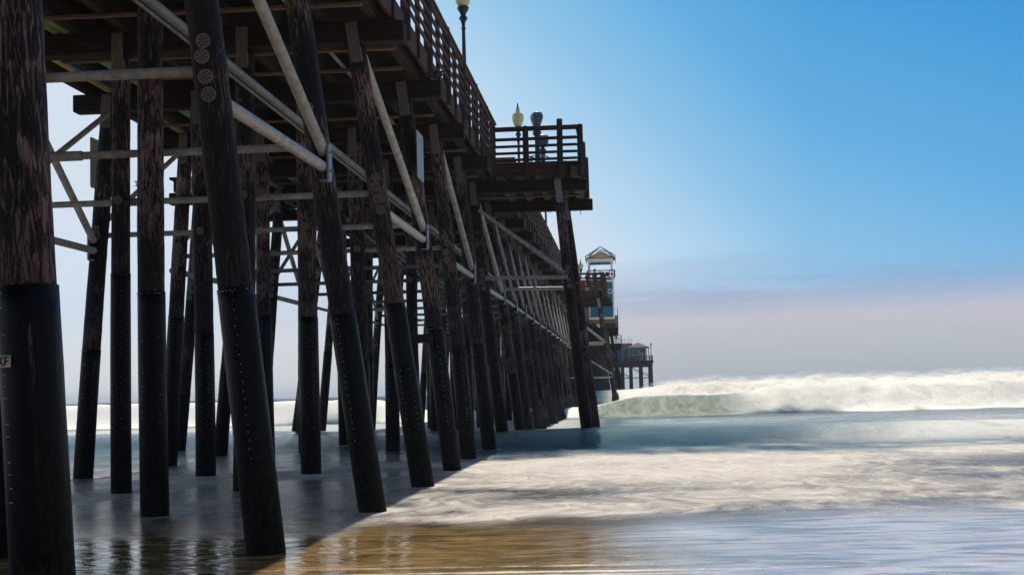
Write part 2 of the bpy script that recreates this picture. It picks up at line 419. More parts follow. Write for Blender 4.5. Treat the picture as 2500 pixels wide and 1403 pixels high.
# the far piles as one mesh
NEND = 62
mb = MB()
for n in range(NIND + 1, NEND):
    rr = random.Random(n * 31)
    xs = [(-4.6, -3.72), (-6.6, -6.6), (-8.85, -8.85), (-10.85, -11.42)]
    if n in bumpR: xs.append((-1.93, -1.05))
    if n in (34, 35, 46, 47): xs[-1] = (-1.8, -.85)
    for tx, bx in xs:
        j = rr.uniform(-.08, .08); sl = (tx - bx) / CAPZ
        mb.tube((bx + j - 2 * sl, n * S, -2), (tx, n * S, CAPZ + .002), .20, .165, 9)
mb.build('pile', M['pile'], pier, kind='stuff')

# bracket sticking out of the sixth right pile, sticker on the nearest pile
mb = MB(); mb.bbox(-4.55, -3.98, 28.88, 29.02, 2.62, 2.80, .01); mb.build('bracket', M['capx'], pier)

# ---- cap beams
def cap(n, x0, x1):
    mb = MB(); Y = n * S
    mb.bbox(x0, x1, Y - .185, Y + .185, CAPZ, CAPT, .02)
    mb.build('cap_beam', M['capx'], pier)
for n in range(1, NEND):
    rr = random.Random(n)
    x0, x1 = -11.62 + rr.uniform(-.05, .05), -3.74 + rr.uniform(-.06, .06)
    if n in bumpR: x1 = -1.08 + (n % 2 == 0) * .05 if n < 40 else -.95
    if n in (9, 10): x0 = -14.3
    cap(n, x0, x1)
# ---- stringers, deck, blocking
YE = NEND * S
sx = [-11.25, -10.45, -9.55, -8.65, -7.75, -6.85, -5.95, -5.1, -4.25]
for x in sx:
    mb = MB()
    y = 1.5
    while y < YE - 8:
        y2 = min(y + S * 2, YE - 8); o = random.uniform(-.02, .02)
        mb.bbox(x - .09 + o, x + .09 + o, y + .003, y2 - .003, CAPT + .003, DECKB - .002, .01); y = y2
    mb.build('stringer', M['stry'], pier)
mb = MB(); y = 2.0
while y < 100:
    w = .185; mb.box(-11.42 - random.uniform(0, .1), -3.99, y, y + w, DECKB, DECKT + random.uniform(0, .006)); y += w + .008
mb.box(-11.4, -3.99, 100, YE - 8, DECKB, DECKT)
mb.build('deck', M['deck'], pier)
# rim boards along both edges
mb = MB()
for k in range(10):
    y0 = 2 + k * 4.9; y1 = min(y0 + 4.88, 43.40)
    if y0 < 43.3: mb.bbox(-3.985, -3.925, y0, y1, 8.16 + random.uniform(-.01, .01), 8.60, .006)
mb.bbox(-3.985, -3.925, 50.3, 101, 8.16, 8.60, .006); mb.bbox(-3.985, -3.925, 109, YE - 8, 8.16, 8.6, .006)
mb.build('rim_board', M['raily'], pier)
mb = MB(); mb.bbox(-11.47, -11.41, 2, 43, 8.2, 8.60, .006); mb.bbox(-11.47, -11.41, 51, 200, 8.2, 8.6, .006); mb.build('rim_board', M['raily'], pier)
# blocking planks under the stringers
for n in range(3, 30):
    for k, dy in enumerate((1.62, 3.45)):
        rr = random.Random(n * 5 + k)
        x0, x1 = -10.9 + rr.uniform(0, .8), -4.2 + rr.uniform(-.15, .05)
        if n == 9: x1 = -1.4
        mb = MB(); y = n * S + dy + rr.uniform(-.12, .12)
        xm = rr.uniform(-8.5, -6.5)
        mb.bbox(x0, xm, y - .07, y + .07, 8.045, 8.095, .006); mb.bbox(xm + .01, x1, y - .06, y + .08, 8.04, 8.092, .006)
        mb.build('blocking_plank', M['plankx'], pier)
# utility pipes hung between the stringers
for x, r, m in ((-9.98, .10, 'green'), (-9.78, .09, 'green'), (-10.82, .035, 'yellow'), (-10.72, .045, 'greyp'), (-5.5, .04, 'greyp')):
    mb = MB(); mb.tube((x, 3, 8.12 + r), (x, 130, 8.12 + r), r, r, 12); mb.build('utility_pipe', M[m], pier)
# long drain pipes beside the right batter row
for dx, dz, r in ((0, 0, .062), (-.085, -.055, .022)):
    mb = MB(); mb.tube((-5.3 + dx, 4, 6.12 + dz), (-5.3 + dx, 120, 6.2 + dz), r, r, 16)
    for k in range(16): mb.tube((-5.3 + dx, 6.1 + k * 6.1, 6.12 + dz), (-5.3 + dx, 6.28 + k * 6.1, 6.12 + dz), r * 1.2, r * 1.2, 16)
    mb.build('drain_pipe', M['drain'], pier)

# ---- tubular braces
def brace(name, a, b, r=.07, parent=pier, coll=(), mat='pipe'):
    mb = MB(); mb.tube(a, b, r, r, 16)
    A, B_ = Vector(a), Vector(b)
    for t0, t1 in coll: mb.tube(A.lerp(B_, t0), A.lerp(B_, t1), r * 1.28, r * 1.28, 16)
    return mb.build(name, M[mat], parent)
for n in range(3, 52):
    zz = 5.12; y = n * S + .22
    co_ = ((.1, .16), (.42, .5)) if n % 2 == 0 else ((.3, .37),)
    if n == 4: co_ = ((.30, .49),)
    brace('cross_brace', (XL(zz) + .05, y, zz), (XR(zz) - .05, y, zz), .057, coll=co_, mat='pipe' if n < 8 else 'drain')
def gusset(x, y, z, s):
    mb = MB(); mb.bbox(x - .014, x + .014, y - .11, y + .11, z - .26, z + .24, .003)
    mb.bbox(x - .12 * s if s > 0 else x, x if s > 0 else x + .12, y - .1, y + .1, z - .275, z - .25, .003)
    for dz in (-.12, .14): mb.tube((x, y, z + dz), (x + .04 * s, y, z + dz), .02, .02, 8)
    return mb.build('gusset_plate', M['steel'], pier)
joints = [4, 6, 8] + list(range(10, 25))
for e in joints:
    for s, XF in ((1, XR), (-1, XL)):
        if s < 0 and e > 14: continue
        if s > 0 and e in RROW:
            tx, bx = RROW[e][:2]; XX = lambda z, tx=tx, bx=bx: bx + (tx - bx) * z / CAPZ
            tx0, bx0 = RROW.get(e - 1, RROW[9])[:2]; XP = lambda z, tx=tx0, bx=bx0: bx + (tx - bx) * z / CAPZ
        elif s < 0 and e in LROW:
            tx, bx = LROW[e][:2]; XX = lambda z, tx=tx, bx=bx: bx + (tx - bx) * z / CAPZ; XP = XF
        else: XX = XF; XP = XF
        rr = .075 if e < 11 else .055; mt_ = 'pipe' if e < 11 else 'drain'
        xe = XX(4.85) + s * .06; y = e * S - .17
        gusset(xe + s * .09, e * S - .19, 4.82, s)
        brace('diagonal_brace', (XP(7.5) + s * .05, (e - 1) * S + .12, 7.62), (xe + .01 * s, y, 4.97), rr, mat=mt_)
        brace('longitudinal_brace', (XP(4.8) + s * .06, (e - 1) * S + .1, 4.76), (xe, y - .02, 4.76), rr, mat=mt_)
        if s < 0:
            brace('diagonal_brace', (XX(7.5) + .05, e * S, 7.75), (XP(5.2) + .05, (e - 1) * S + .1, 5.30), .06)
for n in (7, 9):
    brace('diagonal_brace', (-10.8, n * S, 7.75), (-11.1, (n - 1) * S + .1, 5.30), .06)
# bump-out bracing at the two platform bents
for yy, dz in ((9 * S - .24, 0), (10 * S - .24, .25)):
    brace('diagonal_brace', (-4.45, yy, 7.2 + dz), (-1.86, yy, 5.18 + dz * 1.3), .055)
    brace('cross_brace', (-4.3, yy, 5.08), (-1.75, yy, 5.04), .06)
for n in (21, 22):
    yy = n * S - .24
    brace('diagonal_brace', (-4.4, yy, 7.3), (-1.6, yy, 5.0), .06); brace('cross_brace', (-4.2, yy, 4.9), (-1.5, yy, 4.9), .06)
    brace('diagonal_brace', (-4.3, yy, 4.7), (-1.1, yy, 2.6), .05); brace('cross_brace', (-4.1, yy, 2.4), (-1.1, yy, 2.4), .05)
for e in range(9, 13):   # inner diagonals seen beneath the platform
    brace('diagonal_brace', (-9.0, e * S + .3, 7.4), (-6.6, e * S + .3, 5.3), .05)

# ---- railings
post_round = MB(); post_round.tube((0, 0, 0), (0, 0, 1.80), .098, .09, 14); post_round.lathe([(.09, 1.80), (.06, 1.825), (.02, 1.835)], seg=14)
post_round_me = post_round.mesh('post', M['postgreen'])
post_sq = MB(); post_sq.bbox(-.045, .045, -.06, .06, 0, 1.66, .008); post_sq_me = post_sq.mesh('post', M['railz'])
npost = 0
def post(x, y, z, round_, parent, scale=1.):
    o = bpy.data.objects.new('post', post_round_me if round_ else post_sq_me); col.objects.link(o)
    put(o, (x, y, z), parent); o.rotation_euler = (random.uniform(-.01, .01), random.uniform(-.01, .01), random.uniform(0, 3) if round_ else 0)
    o.scale = (1, 1, scale); return o
RZ = (9.43, 9.19, 8.96, 8.74)
def rail_y(y0, y1, x, first, step=1.525, s=1, posts=True, limit=1e9):
    mb = MB(); y = y0
    while y < y1 - .01:
        y2 = min(y + 6.1, y1)
        for z in RZ: mb.bbox(x + .02, x + .065, y + .003, y2 - .003, z - .042, z + .036, .006)
        mb.bbox(x - .07, x + .10, y + .003, y2 - .003, 9.80, 9.85, .008); mb.bbox(x + .015, x + .06, y + .003, y2 - .003, 9.66, 9.795, .006)
        y = y2
    o = mb.build('railing', M['raily'], pier)
    y = first; k = 0; rest = MB()
    while y < y1 - .1:
        if y < limit: post(x + (.0 if k % 2 else .0), y, 8.14, k % 2 == 0, o, 1. if k % 2 else .99)
        else:
            if k % 2: rest.box(x - .045, x + .045, y - .06, y + .06, 8.14, 9.8)
            else: rest.tube((x, y, 8.14), (x, y, 9.94), .08, .08, 8)
        y += step; k += 1
    if rest.v: rest.build('post', M['railz'], o, kind='stuff')
    return o
rail_y(4, 43.45, -4.06 + .14, 4.45)
rail_y(50.4, 101.2, -3.92, 51.2, limit=200)
rail_y(109, 118, -3.92, 109.5, limit=200)
rail_y(134, YE - 8, -3.92, 134.7, limit=0)

def bumpout(ya, yb, xr, name_lbl, extra_posts, rail=True, top=9.72):
    """platform beside the deck: joists, planks, fascia boards and a railing round three sides"""
    mb = MB(); x = -3.9
    while x < xr - .15: mb.bbox(x, x + .14, ya + .08, yb - .08, CAPT + .003, DECKB - .002, .01); x += .62
    mb.bbox(xr - .24, xr - .02, ya + .08, yb - .08, CAPT + .003, DECKB - .002, .01)
    mb.build('joist', M['plankx' if ya < 60 else 'stry'], pier)
    mb = MB(); y = ya + .08
    while y < yb - .1: mb.box(-3.985, xr - .02, y, min(y + .185, yb - .08), DECKB + .001, DECKT + .004); y += .193
    mb.build('platform_deck', M['deck'], pier)
    mb = MB(); xm = -2.6
    mb.bbox(-3.92, xm, ya, ya + .06, 8.20, 8.62, .006); mb.bbox(xm + .004, xr - .35, ya, ya + .06, 8.19, 8.62, .006)
    mb.bbox(xr - .05, xr, ya + .3, yb, 8.2, 8.62, .006); mb.bbox(-3.92, xr - .06, yb - .06, yb, 8.2, 8.62, .006)
    mb.build('fascia_board', M['railx'], pier)
    if not rail: return
    for (yy, sgn) in ((yb + .03, 1), (ya - .03, -1)):
        mb = MB()
        for i, z in enumerate((top - .37, top - .60, top - .81, top - 1.02)):
            mb.bbox(-3.95, xr - .02, yy - .02 * sgn - .022, yy - .02 * sgn + .022, z - .05 - .015 * (i == 0), z + .035, .006)
        mb.bbox(-3.96, xr + .03, yy - .045, yy + .045, top - .14, top, .008)
        o = mb.build('railing', M['railx'], pier)
    mb = MB()
    for z in (top - .37, top - .60, top - .81, top - 1.02): mb.bbox(xr - .022, xr + .022, ya + .08, yb - .05, z - .05, z + .035, .006)
    mb.bbox(xr - .045, xr + .045, ya + .08, yb - .04, top - .14, top - .002, .008)
    o2 = mb.build('railing', M['raily'], pier)
    for x, rd, sc_ in extra_posts: post(x, ya - .10, 8.10, rd, o, sc_)
    k = 0; y = ya + .05
    while y < yb: post(xr + .08, y, 8.14, k % 2 == 0, o2, .9 if k % 2 else .88); y += 1.6; k += 1
    y = yb + .09
    for x in (-3.2, -2.2, -1.4): post(x, y, 8.14, False, o, .92)
bumpout(43.42, 50.3, -1.33, '', ((-3.95, True, .93), (-2.92, True, .89), (-1.88, True, .99)))
bumpout(101.3, 109, -1.55, '', ((-3.9, True, .9), (-3.2, False, .93), (-2.1, True, .93), (-1.62, True, .93)), top=9.85)
# left platform opposite
mb = MB(); x = -14.1
while x < -11.5: mb.bbox(x, x + .14, 43.5, 50.2, CAPT + .003, DECKB, .01); x += .55
mb.build('joist', M['stry'], pier)
mb = MB(); mb.box(-14.2, -11.53, 43.4, 50.3, DECKB + .002, DECKT); mb.build('platform_deck', M['deck'], pier)

# sun-bleached drip bolts under platform
mb = MB()
for x, y, l in ((-3.0, 48.6, .14), (-2.5, 48.6, .1), (-1.45, 48.6, .16), (-3.35, 43.75, .08), (-2.6, 43.75, .09), (-1.5, 43.75, .07)):
    mb.tube((x, y, CAPZ), (x, y, CAPZ - l), .014, .01, 6)
mb.build('drift_bolt', M['bolt'], pier)

# ------------------------------------------------------------------ things on the pier
def lamp(x, y, label):
    t = thing('street_lamp', (x, y, DECKT), label, 'street lamp', 'street lamps along the pier railing')
    mb = MB(); z = DECKT
    mb.lathe([(.19, 0), (.19, .1), (.14, .16), (.12, .5), (.09, .58), (.07, .7), (.062, 2.0), (.05, 3.35), (.075, 3.38), (.05, 3.42), (.05, 3.5)], (x, y, z), 16)
    mb.build('pole', M['navy'], t)
    mb = MB(); mb.lathe([(.05, 3.50), (.07, 3.58), (.13, 3.68), (.07, 3.76), (.10, 3.84), (.16, 3.93), (.17, 4.0), (.12, 4.03)], (x, y, z), 16)
    mb.build('capital', M['navy'], t)
    mb = MB(); mb.lathe([(.13, 4.03), (.19, 4.12), (.235, 4.28), (.245, 4.42), (.225, 4.52), (.17, 4.585), (.10, 4.62), (.085, 4.66), (.09, 4.74), (.06, 4.79)], (x, y, z), 20)
    mb.build('globe', M['globe'], t)
    mb = MB(); mb.lathe([(.05, 4.79), (.06, 4.82), (.025, 4.86), (.035, 4.92), (.01, 5.02)], (x, y, z), 10)
    mb.build('finial', M['navy'], t)
lamp(-4.38, 39.8, 'tall dark lamp post with cream globe cut off by the top of the picture')
lamp(-4.25, 58.6, 'cream acorn globe lamp beside the coin binoculars on the near platform')
lamp(-4.25, 78, 'lamp whose thin dark pole shows below the near platform')
lamp(-4.05, 131, 'small cream globe lamp left of the two people and the lookout tower')

def viewer(x, y, rz, label, zs=1.):
    z = DECKT
    t = thing('coin_binoculars', (x, y, z), label, 'binoculars', 'coin binoculars on the near platform')
    Rm = Matrix.Rotation(rz, 4, 'Z'); T = Matrix.Translation((x, y, z))
    def tr(mb):
        mb.v = [tuple(T @ Rm @ Vector((a, b, c * zs))) for a, b, c in mb.v]; return mb
    mb = MB(); mb.lathe([(.22, 0), (.2, .05), (.09, .12), (.08, .5), (.075, 1.0), (.10, 1.08), (.14, 1.14), (.13, 1.22), (.08, 1.28), (.06, 1.34)], seg=14)
    tr(mb).build('pedestal', M['blue'], t)
    mb = MB()
    for k in range(24):
        a0, a1 = k * math.pi / 12, (k + 1) * math.pi / 12
        mb.tube((.34 * math.cos(a0), .34 * math.sin(a0), .38), (.34 * math.cos(a1), .34 * math.sin(a1), .38), .02, .02, 6)
    for k in range(4):
        a = k * math.pi / 2 + .4; mb.tube((.05 * math.cos(a), .05 * math.sin(a), .34), (.34 * math.cos(a), .34 * math.sin(a), .38), .018, .018, 6)
        mb.tube((.3 * math.cos(a), .3 * math.sin(a), .38), (.3 * math.cos(a), .3 * math.sin(a), .0), .018, .018, 6)
    tr(mb).build('step_ring', M['blue'], t)
    mb = MB()   # teardrop housing, face towards -y
    prof = [(0, 1.34), (.07, 1.36), (.11, 1.45), (.155, 1.56), (.175, 1.66), (.165, 1.75), (.12, 1.81), (0, 1.83)]
    pts = prof + [(-a, b) for a, b in prof[-2:0:-1]]
    n = len(pts)
    for (yy, sc_) in ((0, 0),): pass
    v = [(a * .9, -.17, 1.58 + (b - 1.58) * .92) for a, b in pts] + [(a, -.13, b) for a, b in pts] + [(a, .12, b) for a, b in pts] + [(a * .85, .18, 1.6 + (b - 1.6) * .85) for a, b in pts]
    f = [(r_ * n + k, r_ * n + (k + 1) % n, (r_ + 1) * n + (k + 1) % n, (r_ + 1) * n + k) for r_ in range(3) for k in range(n)] + [list(range(n))[::-1], list(range(3 * n, 4 * n))]
    mb.smooth = True; mb.add(v, f); mb.smooth = False
    tr(mb).build('housing', M['binoc'], t)
    for sx_ in (-1, 1):
        mb = MB(); mb.tube((sx_ * .055, -.15, 1.72), (sx_ * .055, -.20, 1.72), .032, .028, 10)
        tr(mb).build('eyepiece', M['chrome'], t)
        mb = MB(); mb.tube((sx_ * .06, .15, 1.68), (sx_ * .06, .26, 1.68), .05, .055, 12); tr(mb).build('lens_tube', M['binoc'], t)
    mb = MB(); mb.tube((0, -.165, 1.6), (0, -.185, 1.6), .045, .04, 12); mb.tube((-.15, 0, 1.64), (-.21, 0, 1.64), .03, .035, 10)
    tr(mb).build('knob', M['chrome'], t)
viewer(-2.64, 44.6, .35, 'tall grey coin binoculars with two eyepieces above the near platform railing')
viewer(-2.62, 47.2, 1.9, 'lower coin binoculars seen side-on through the near platform railing', .86)

def bench(x0, x1, y0, y1, label):
    t = thing('bench', ((x0 + x1) / 2, (y0 + y1) / 2, DECKT), label, 'bench')
    mb = MB(); mb.bbox(x0, x1, y0, y1, DECKT + .38, DECKT + .46, .01); mb.build('seat', M['maroon'], t)
    mb = MB(); mb.bbox(x0, x1, y1 - .06, y1, DECKT + .5, DECKT + .85, .01); mb.build('backrest', M['maroon'], t)
    for x in (x0 + .1, x1 - .18):
        mb = MB(); mb.bbox(x, x + .08, y0 + .05, y1 - .07, DECKT, DECKT + .378, .005); mb.bbox(x, x + .08, y1 - .12, y1 - .062, DECKT + .461, DECKT + .8, .005); mb.build('leg', M['maroon'], t)
bench(-4.9, -3.55, 46.6, 47.2, 'dark red wooden bench at the left end of the near platform')

t = thing('litter_bin', (-5.1, 48.3, DECKT), 'maroon box bin behind the bench on the near platform', 'bin')
mb = MB(); mb.bbox(-5.4, -4.75, 48.0, 48.6, DECKT, DECKT + .95, .02); mb.build('bin_body', M['maroon'], t)
mb = MB(); mb.bbox(-5.43, -4.72, 47.97, 48.63, DECKT + .951, DECKT + 1.02, .02); mb.build('lid', M['maroon'], t)

def signboard(x, y0, y1, z0, z1, s, label):
    t = thing('sign_board', (x, (y0 + y1) / 2, z0), label, 'sign', 'boards fixed to the pile sides')
    mb = MB()
    n = 6; r = .05
    pts = []
    for cy, cz, a0 in ((y1 - r, z1 - r, 0), (y0 + r, z1 - r, 90), (y0 + r, z0 + r, 180), (y1 - r, z0 + r, 270)):
        for k in range(4): a = R(a0 + 30 * k); pts.append((cy + r * math.cos(a), cz + r * math.sin(a)))
    m = len(pts)
    v = [(x, a, b) for a, b in pts] + [(x + .012, a, b) for a, b in pts]
    mb.add(v, [list(range(m))[::-1], list(range(m, 2 * m))] + [(k, (k + 1) % m, m + (k + 1) % m, m + k) for k in range(m)])
    mb.build('panel', M['sign'], t)
    mb = MB()
    for zz in (z0 + .15, z1 - .15): mb.tube((x - .1 * s if s > 0 else x + .1, (y0 + y1) / 2, zz), (x + (.016 if s > 0 else -.01), (y0 + y1) / 2, zz), .02, .02, 8)
    mb.build('mounting_bolt', M['bolt'], t)
signboard(-4.12, 28.25, 29.15, 5.95, 6.92, 1, 'pale weathered sheet sign edge-on at the right side of a battered pile')
signboard(-11.43, 29.6, 30.5, 6.2, 7.3, -1, 'dark board on the left side of the leftmost battered pile against the sky')

def pigeon(x, y, z, rz, label):
    t = thing('pigeon', (x, y, z), label, 'bird', 'birds perched on the cap beams')
    Rm = Matrix.Rotation(rz, 3, 'Z')
    def P(a, b, c): return tuple(Vector((x, y, z)) + Rm @ Vector((a, b, c)))
    r3 = Rm @ Matrix.Rotation(R(25), 3, 'Y')
    mb = MB(); mb.ell(P(0, 0, .13), (.13, .065, .065), 12, 8, r3); mb.ell(P(.10, 0, .21), (.045, .04, .07), 10, 6, Rm); mb.ell(P(.125, 0, .27), (.04, .033, .033), 10, 6, Rm)
    mb.tube(P(.155, 0, .268), P(.19, 0, .26), .010, .003, 6)
    mb.ell(P(-.16, 0, .09), (.09, .035, .015), 10, 6, r3)
    for s in (-1, 1): mb.tube(P(.01, s * .025, .09), P(.015, s * .025, 0), .008, .006, 6)
    mb.build('body', M['pigeon'], t)
    for s in (-1, 1):
        mb = MB(); mb.ell(P(-.03, s * .06, .14), (.12, .014, .045), 10, 6, r3); mb.build('wing', M['pigeon'], t)
pigeon(-3.80, 29.12, CAPT, 2.6, 'small dark pigeon on a cap beam end below the steep part of the railing')
pigeon(-3.82, 38.85, CAPT, .2, 'dark pigeon on the beam end just left of the near platform')

t = thing('gull', (-13.2, 45.5, 8.3), 'small pale gull flying in the sky gap between two dark piles at left', 'bird')
# placed further below once its position is known

# people on the second platform
def person(x, y, z, rz, h, shirt, hair, label, arms):
    t = thing('person', (x, y, z), label, 'person')
    Rm = Matrix.Rotation(rz, 3, 'Z'); k = h / 1.75
    J = dict(pel=(0, 0, .95), ch=(0, .02, 1.25), sh=(0, .02, 1.42), nk=(0, 0, 1.50), hd=(0, -.01, 1.56),
             ls=(-.18, .02, 1.40), rs=(.18, .02, 1.40), le=arms[0], lw=arms[1], re=arms[2], rw=arms[3],
             lh=(-.10, 0, .90), rh=(.10, 0, .90), lk=(-.11, -.03, .50), rk=(.12, .0, .50), la=(-.11, .03, .08), ra=(.13, .05, .08), lt=(-.12, -.12, .03), rt=(.15, -.10, .03))
    rad = dict(pel=.14, ch=.14, sh=.12, nk=.055, hd=.06, ls=.065, rs=.065, le=.045, re=.045, lw=.03, rw=.03, lh=.09, rh=.09, lk=.06, rk=.06, la=.04, ra=.04, lt=.035, rt=.035)
    names = list(J); E = [('pel', 'ch'), ('ch', 'sh'), ('sh', 'nk'), ('nk', 'hd'), ('sh', 'ls'), ('ls', 'le'), ('le', 'lw'), ('sh', 'rs'), ('rs', 're'), ('re', 'rw'), ('pel', 'lh'), ('lh', 'lk'), ('lk', 'la'), ('la', 'lt'), ('pel', 'rh'), ('rh', 'rk'), ('rk', 'ra'), ('ra', 'rt')]
    me = bpy.data.meshes.new('body'); me.from_pydata([tuple(Rm @ Vector(J[n]) * k) for n in names], [(names.index(a), names.index(b)) for a, b in E], [])
    o = bpy.data.objects.new('body', me); col.objects.link(o); put(o, (x, y, z), t)
    md = o.modifiers.new('skin', 'SKIN'); ld = me.skin_vertices[0].data
    for i, n in enumerate(names): ld[i].radius = (rad[n] * k, rad[n] * k); ld[i].use_root = (i == 0)
    o.modifiers.new('sub', 'SUBSURF').levels = 1; o.modifiers['sub'].render_levels = 2
    # clothes as height bands in the material
    m, nt, p = newmat('body cloth and skin'); tc = nd(nt, 'ShaderNodeTexCoord'); sp = nd(nt, 'ShaderNodeSeparateXYZ'); nt.links.new(tc.outputs['Object'], sp.inputs[0])
    r_ = ramp(nt, [(0, (.02, .02, .02)), (.05, (.07, .07, .09)), (.55, shirt), (.845, (.42, .24, .17))], 'CONSTANT')
    dv = nd(nt, 'ShaderNodeMath', operation='DIVIDE'); dv.inputs[1].default_value = h; nt.links.new(sp.outputs[2], dv.inputs[0]); nt.links.new(dv.outputs[0], r_.inputs[0])
    nt.links.new(r_.outputs[0], p.inputs['Base Color']); p.inputs['Roughness'].default_value = .8; me.materials.append(m)
    W = lambda q: tuple(Vector((x, y, z)) + Rm @ Vector(q) * k)
    mb = MB(); mb.ell(W((0, -.01, 1.63)), (.075 * k, .092 * k, .115 * k), 14, 10, Rm); mb.ell(W((0, -.105, 1.61)), (.014, .02, .022), 8, 6, Rm)
    for s in (-1, 1): mb.ell(W((s * .076, 0, 1.62)), (.012, .02, .03), 8, 6, Rm)
    mb.build('head', M['skin'], t)
    mb = MB()
    for s in (-1, 1): mb.ell(W((s * .03, -.088, 1.645)), (.012, .01, .008), 8, 6, Rm)
    mb.ell(W((0, -.09, 1.575)), (.025, .01, .006), 8, 6, Rm)
    mb.build('face_features', M['ink'], t)
    mb = MB(); mb.ell(W((0, .022, 1.665)), (.088 * k, .095 * k, .105 * k), 14, 10, Rm)
    if hair == 'redhair': mb.ell(W((0, .07, 1.52)), (.09 * k, .05 * k, .17 * k), 12, 8, Rm)
    mb.build('hair', M[hair], t)
    mb = MB()
    for s, wq in ((-1, J['lw']), (1, J['rw'])):
        wv = Vector(wq)
        mb.ell(W(wv + Vector((0, -.04, -.01))), (.035, .045, .018), 8, 6, Rm)
        for f in range(4): mb.tube(W(wv + Vector((-.027 + f * .018, -.07, -.01))), W(wv + Vector((-.03 + f * .02, -.125 + abs(f - 1.5) * .01, -.085))), .009, .007, 6)
        mb.tube(W(wv + Vector((-s * .03, -.03, -.01))), W(wv + Vector((-s * .055, -.075, -.035))), .010, .008, 6)
    mb.build('hands', M['skin'], t)
person(-2.2, 103.6, DECKT, -.9, 1.74, (.08, .16, .45), 'hair', 'dark haired person in a blue shirt at the far platform railing', ((-.24, -.05, 1.13), (-.16, -.27, 1.10), (.25, -.03, 1.13), (.18, -.27, 1.12)))
person(-2.72, 103.9, DECKT, .7, 1.58, (.20, .03, .03), 'redhair', 'auburn haired person in dark red standing left of the person in blue', ((-.23, -.02, 1.13), (-.10, -.22, 1.12), (.23, -.02, 1.13), (.12, -.22, 1.14)))
t = thing('litter_bin', (-3.1, 104.6, DECKT), 'small white-topped red bin left of the two people', 'bin')
mb = MB(); mb.lathe([(.18, 0), (.2, .05), (.2, .9), (.18, .95)], (-3.1, 104.6, DECKT), 14); mb.build('bin_body', M['red'], t)
mb = MB(); mb.lathe([(.27, .951), (.27, 1.0), (.15, 1.1), (.02, 1.14)], (-3.1, 104.6, DECKT), 14); mb.build('lid', M['whitep'], t)
mb = MB()
for k in range(20):
    a0, a1 = k * math.pi / 10, (k + 1) * math.pi / 10
    mb.tube((-2.25 + .18 * math.cos(a0), 101.75, 9.05 + .18 * math.sin(a0)), (-2.25 + .18 * math.cos(a1), 101.75, 9.05 + .18 * math.sin(a1)), .04, .04, 8, caps=False)
tagset(mb.build('life_ring', M['red']), 'orange red life ring hung inside the far platform railing', 'life ring')

# ------------------------------------------------------------------ lookout tower
def hip(mb, x0, x1, y0, y1, z0, z1, thick=.06, ridge=0.):
    cx, cy = (x0 + x1) / 2, (y0 + y1) / 2
    v = [(x0, y0, z0), (x1, y0, z0), (x1, y1, z0), (x0, y1, z0), (cx - ridge, cy, z1), (cx + ridge, cy, z1), (x0, y0, z0 - thick), (x1, y0, z0 - thick), (x1, y1, z0 - thick), (x0, y1, z0 - thick)]
    mb.add(v, [(0, 1, 5, 4), (1, 2, 5), (2, 3, 4, 5), (3, 0, 4), (0, 6, 7, 1), (1, 7, 8, 2), (2, 8, 9, 3), (3, 9, 6, 0), (6, 9, 8, 7)])
tw = thing('lookout_tower', (-2.1, 125.2, 7.55), 'teal and white lookout tower with open top and shingled hip roof', 'tower')
x0, x1, y0, y1 = -3.2, -1.0, 124, 126.4
mb = MB(); mb.bbox(x0 + .05, x1 - .05, y0 + .05, y1 - .05, 7.72, 11.0, .01); wall = mb.build('wall', M['teal'], tw)
mb = MB()
mb.bbox(x1 - .12, x1, y0, y0 + .12, 7.6, 11.2, .01); mb.bbox(x0, x0 + .1, y0, y0 + .1, 7.6, 11.2, .01); mb.bbox(x1 - .12, x1, y1 - .12, y1, 7.6, 11.2, .01)
mb.bbox(x0 + .1, x1 - .12, y0, y0 + .1, 7.6, 7.78, .01); mb.bbox(x0 + .1, x1 - .12, y0, y0 + .1, 10.85, 11.05, .01)
mb.build('trim', M['whitep'], tw)
mb = MB(); mb.bbox(x0 - .05, x1 + .05, y0 - .05, y1 + .05, 11.2, 11.3, .01); mb.build('platform', M['whitep'], tw)
for px, py in ((x0 + .08, y0 + .08), (x1 - .14, y0 + .08), (x0 + .08, y1 - .1), (x1 - .14, y1 - .1)):
    mb = MB(); mb.bbox(px - .075, px + .075, py - .075, py + .075, 11.3, 12.61, .01); mb.build('post', M['whitep'], tw)
mb = MB(); mb.bbox(x0 - .02, x1 + .02, y0 - .05, y0 + .05, 12.6, 12.92, .01); mb.bbox(x0 - .02, x1 + .02, y1 - .05, y1 + .05, 12.6, 12.92, .01)
mb.bbox(x0 - .02, x0 + .08, y0 + .05, y1 - .05, 12.6, 12.92, .01); mb.bbox(x1 - .08, x1 + .02, y0 + .05, y1 - .05, 12.6, 12.92, .01); mb.build('fascia', M['whitep'], tw)
mb = MB(); mb.bbox(x0 + .09, x1 - .09, y0 + .06, y1 - .06, 12.55, 12.59, .01); mb.bbox(-2.3, -2.0, y0 + .5, y0 + .8, 12.46, 12.549, .01); mb.build('ceiling', M['tealend'], tw)
mb = MB(); hip(mb, x0 - .12, x1 + .14, y0 - .14, y1 + .14, 12.99, 13.66); mb.build('roof', M['shingle'], tw)
mb = MB()   # bird netting draped over the ridge and eaves
ap = Vector((-2.08, 125.2, 14.08))
cs = [Vector((x0 - .17, y0 - .2, 12.98)), Vector((x1 + .19, y0 - .2, 12.98)), Vector((x1 + .19, y1 + .2, 12.98)), Vector((x0 - .17, y1 + .2, 12.98))]
for c in cs:
    d1 = c + Vector((0, 0, .14)); mb.tube(ap, d1, .035, .045, 6); mb.tube(d1, c + Vector((0, 0, -.35)), .045, .02, 6)
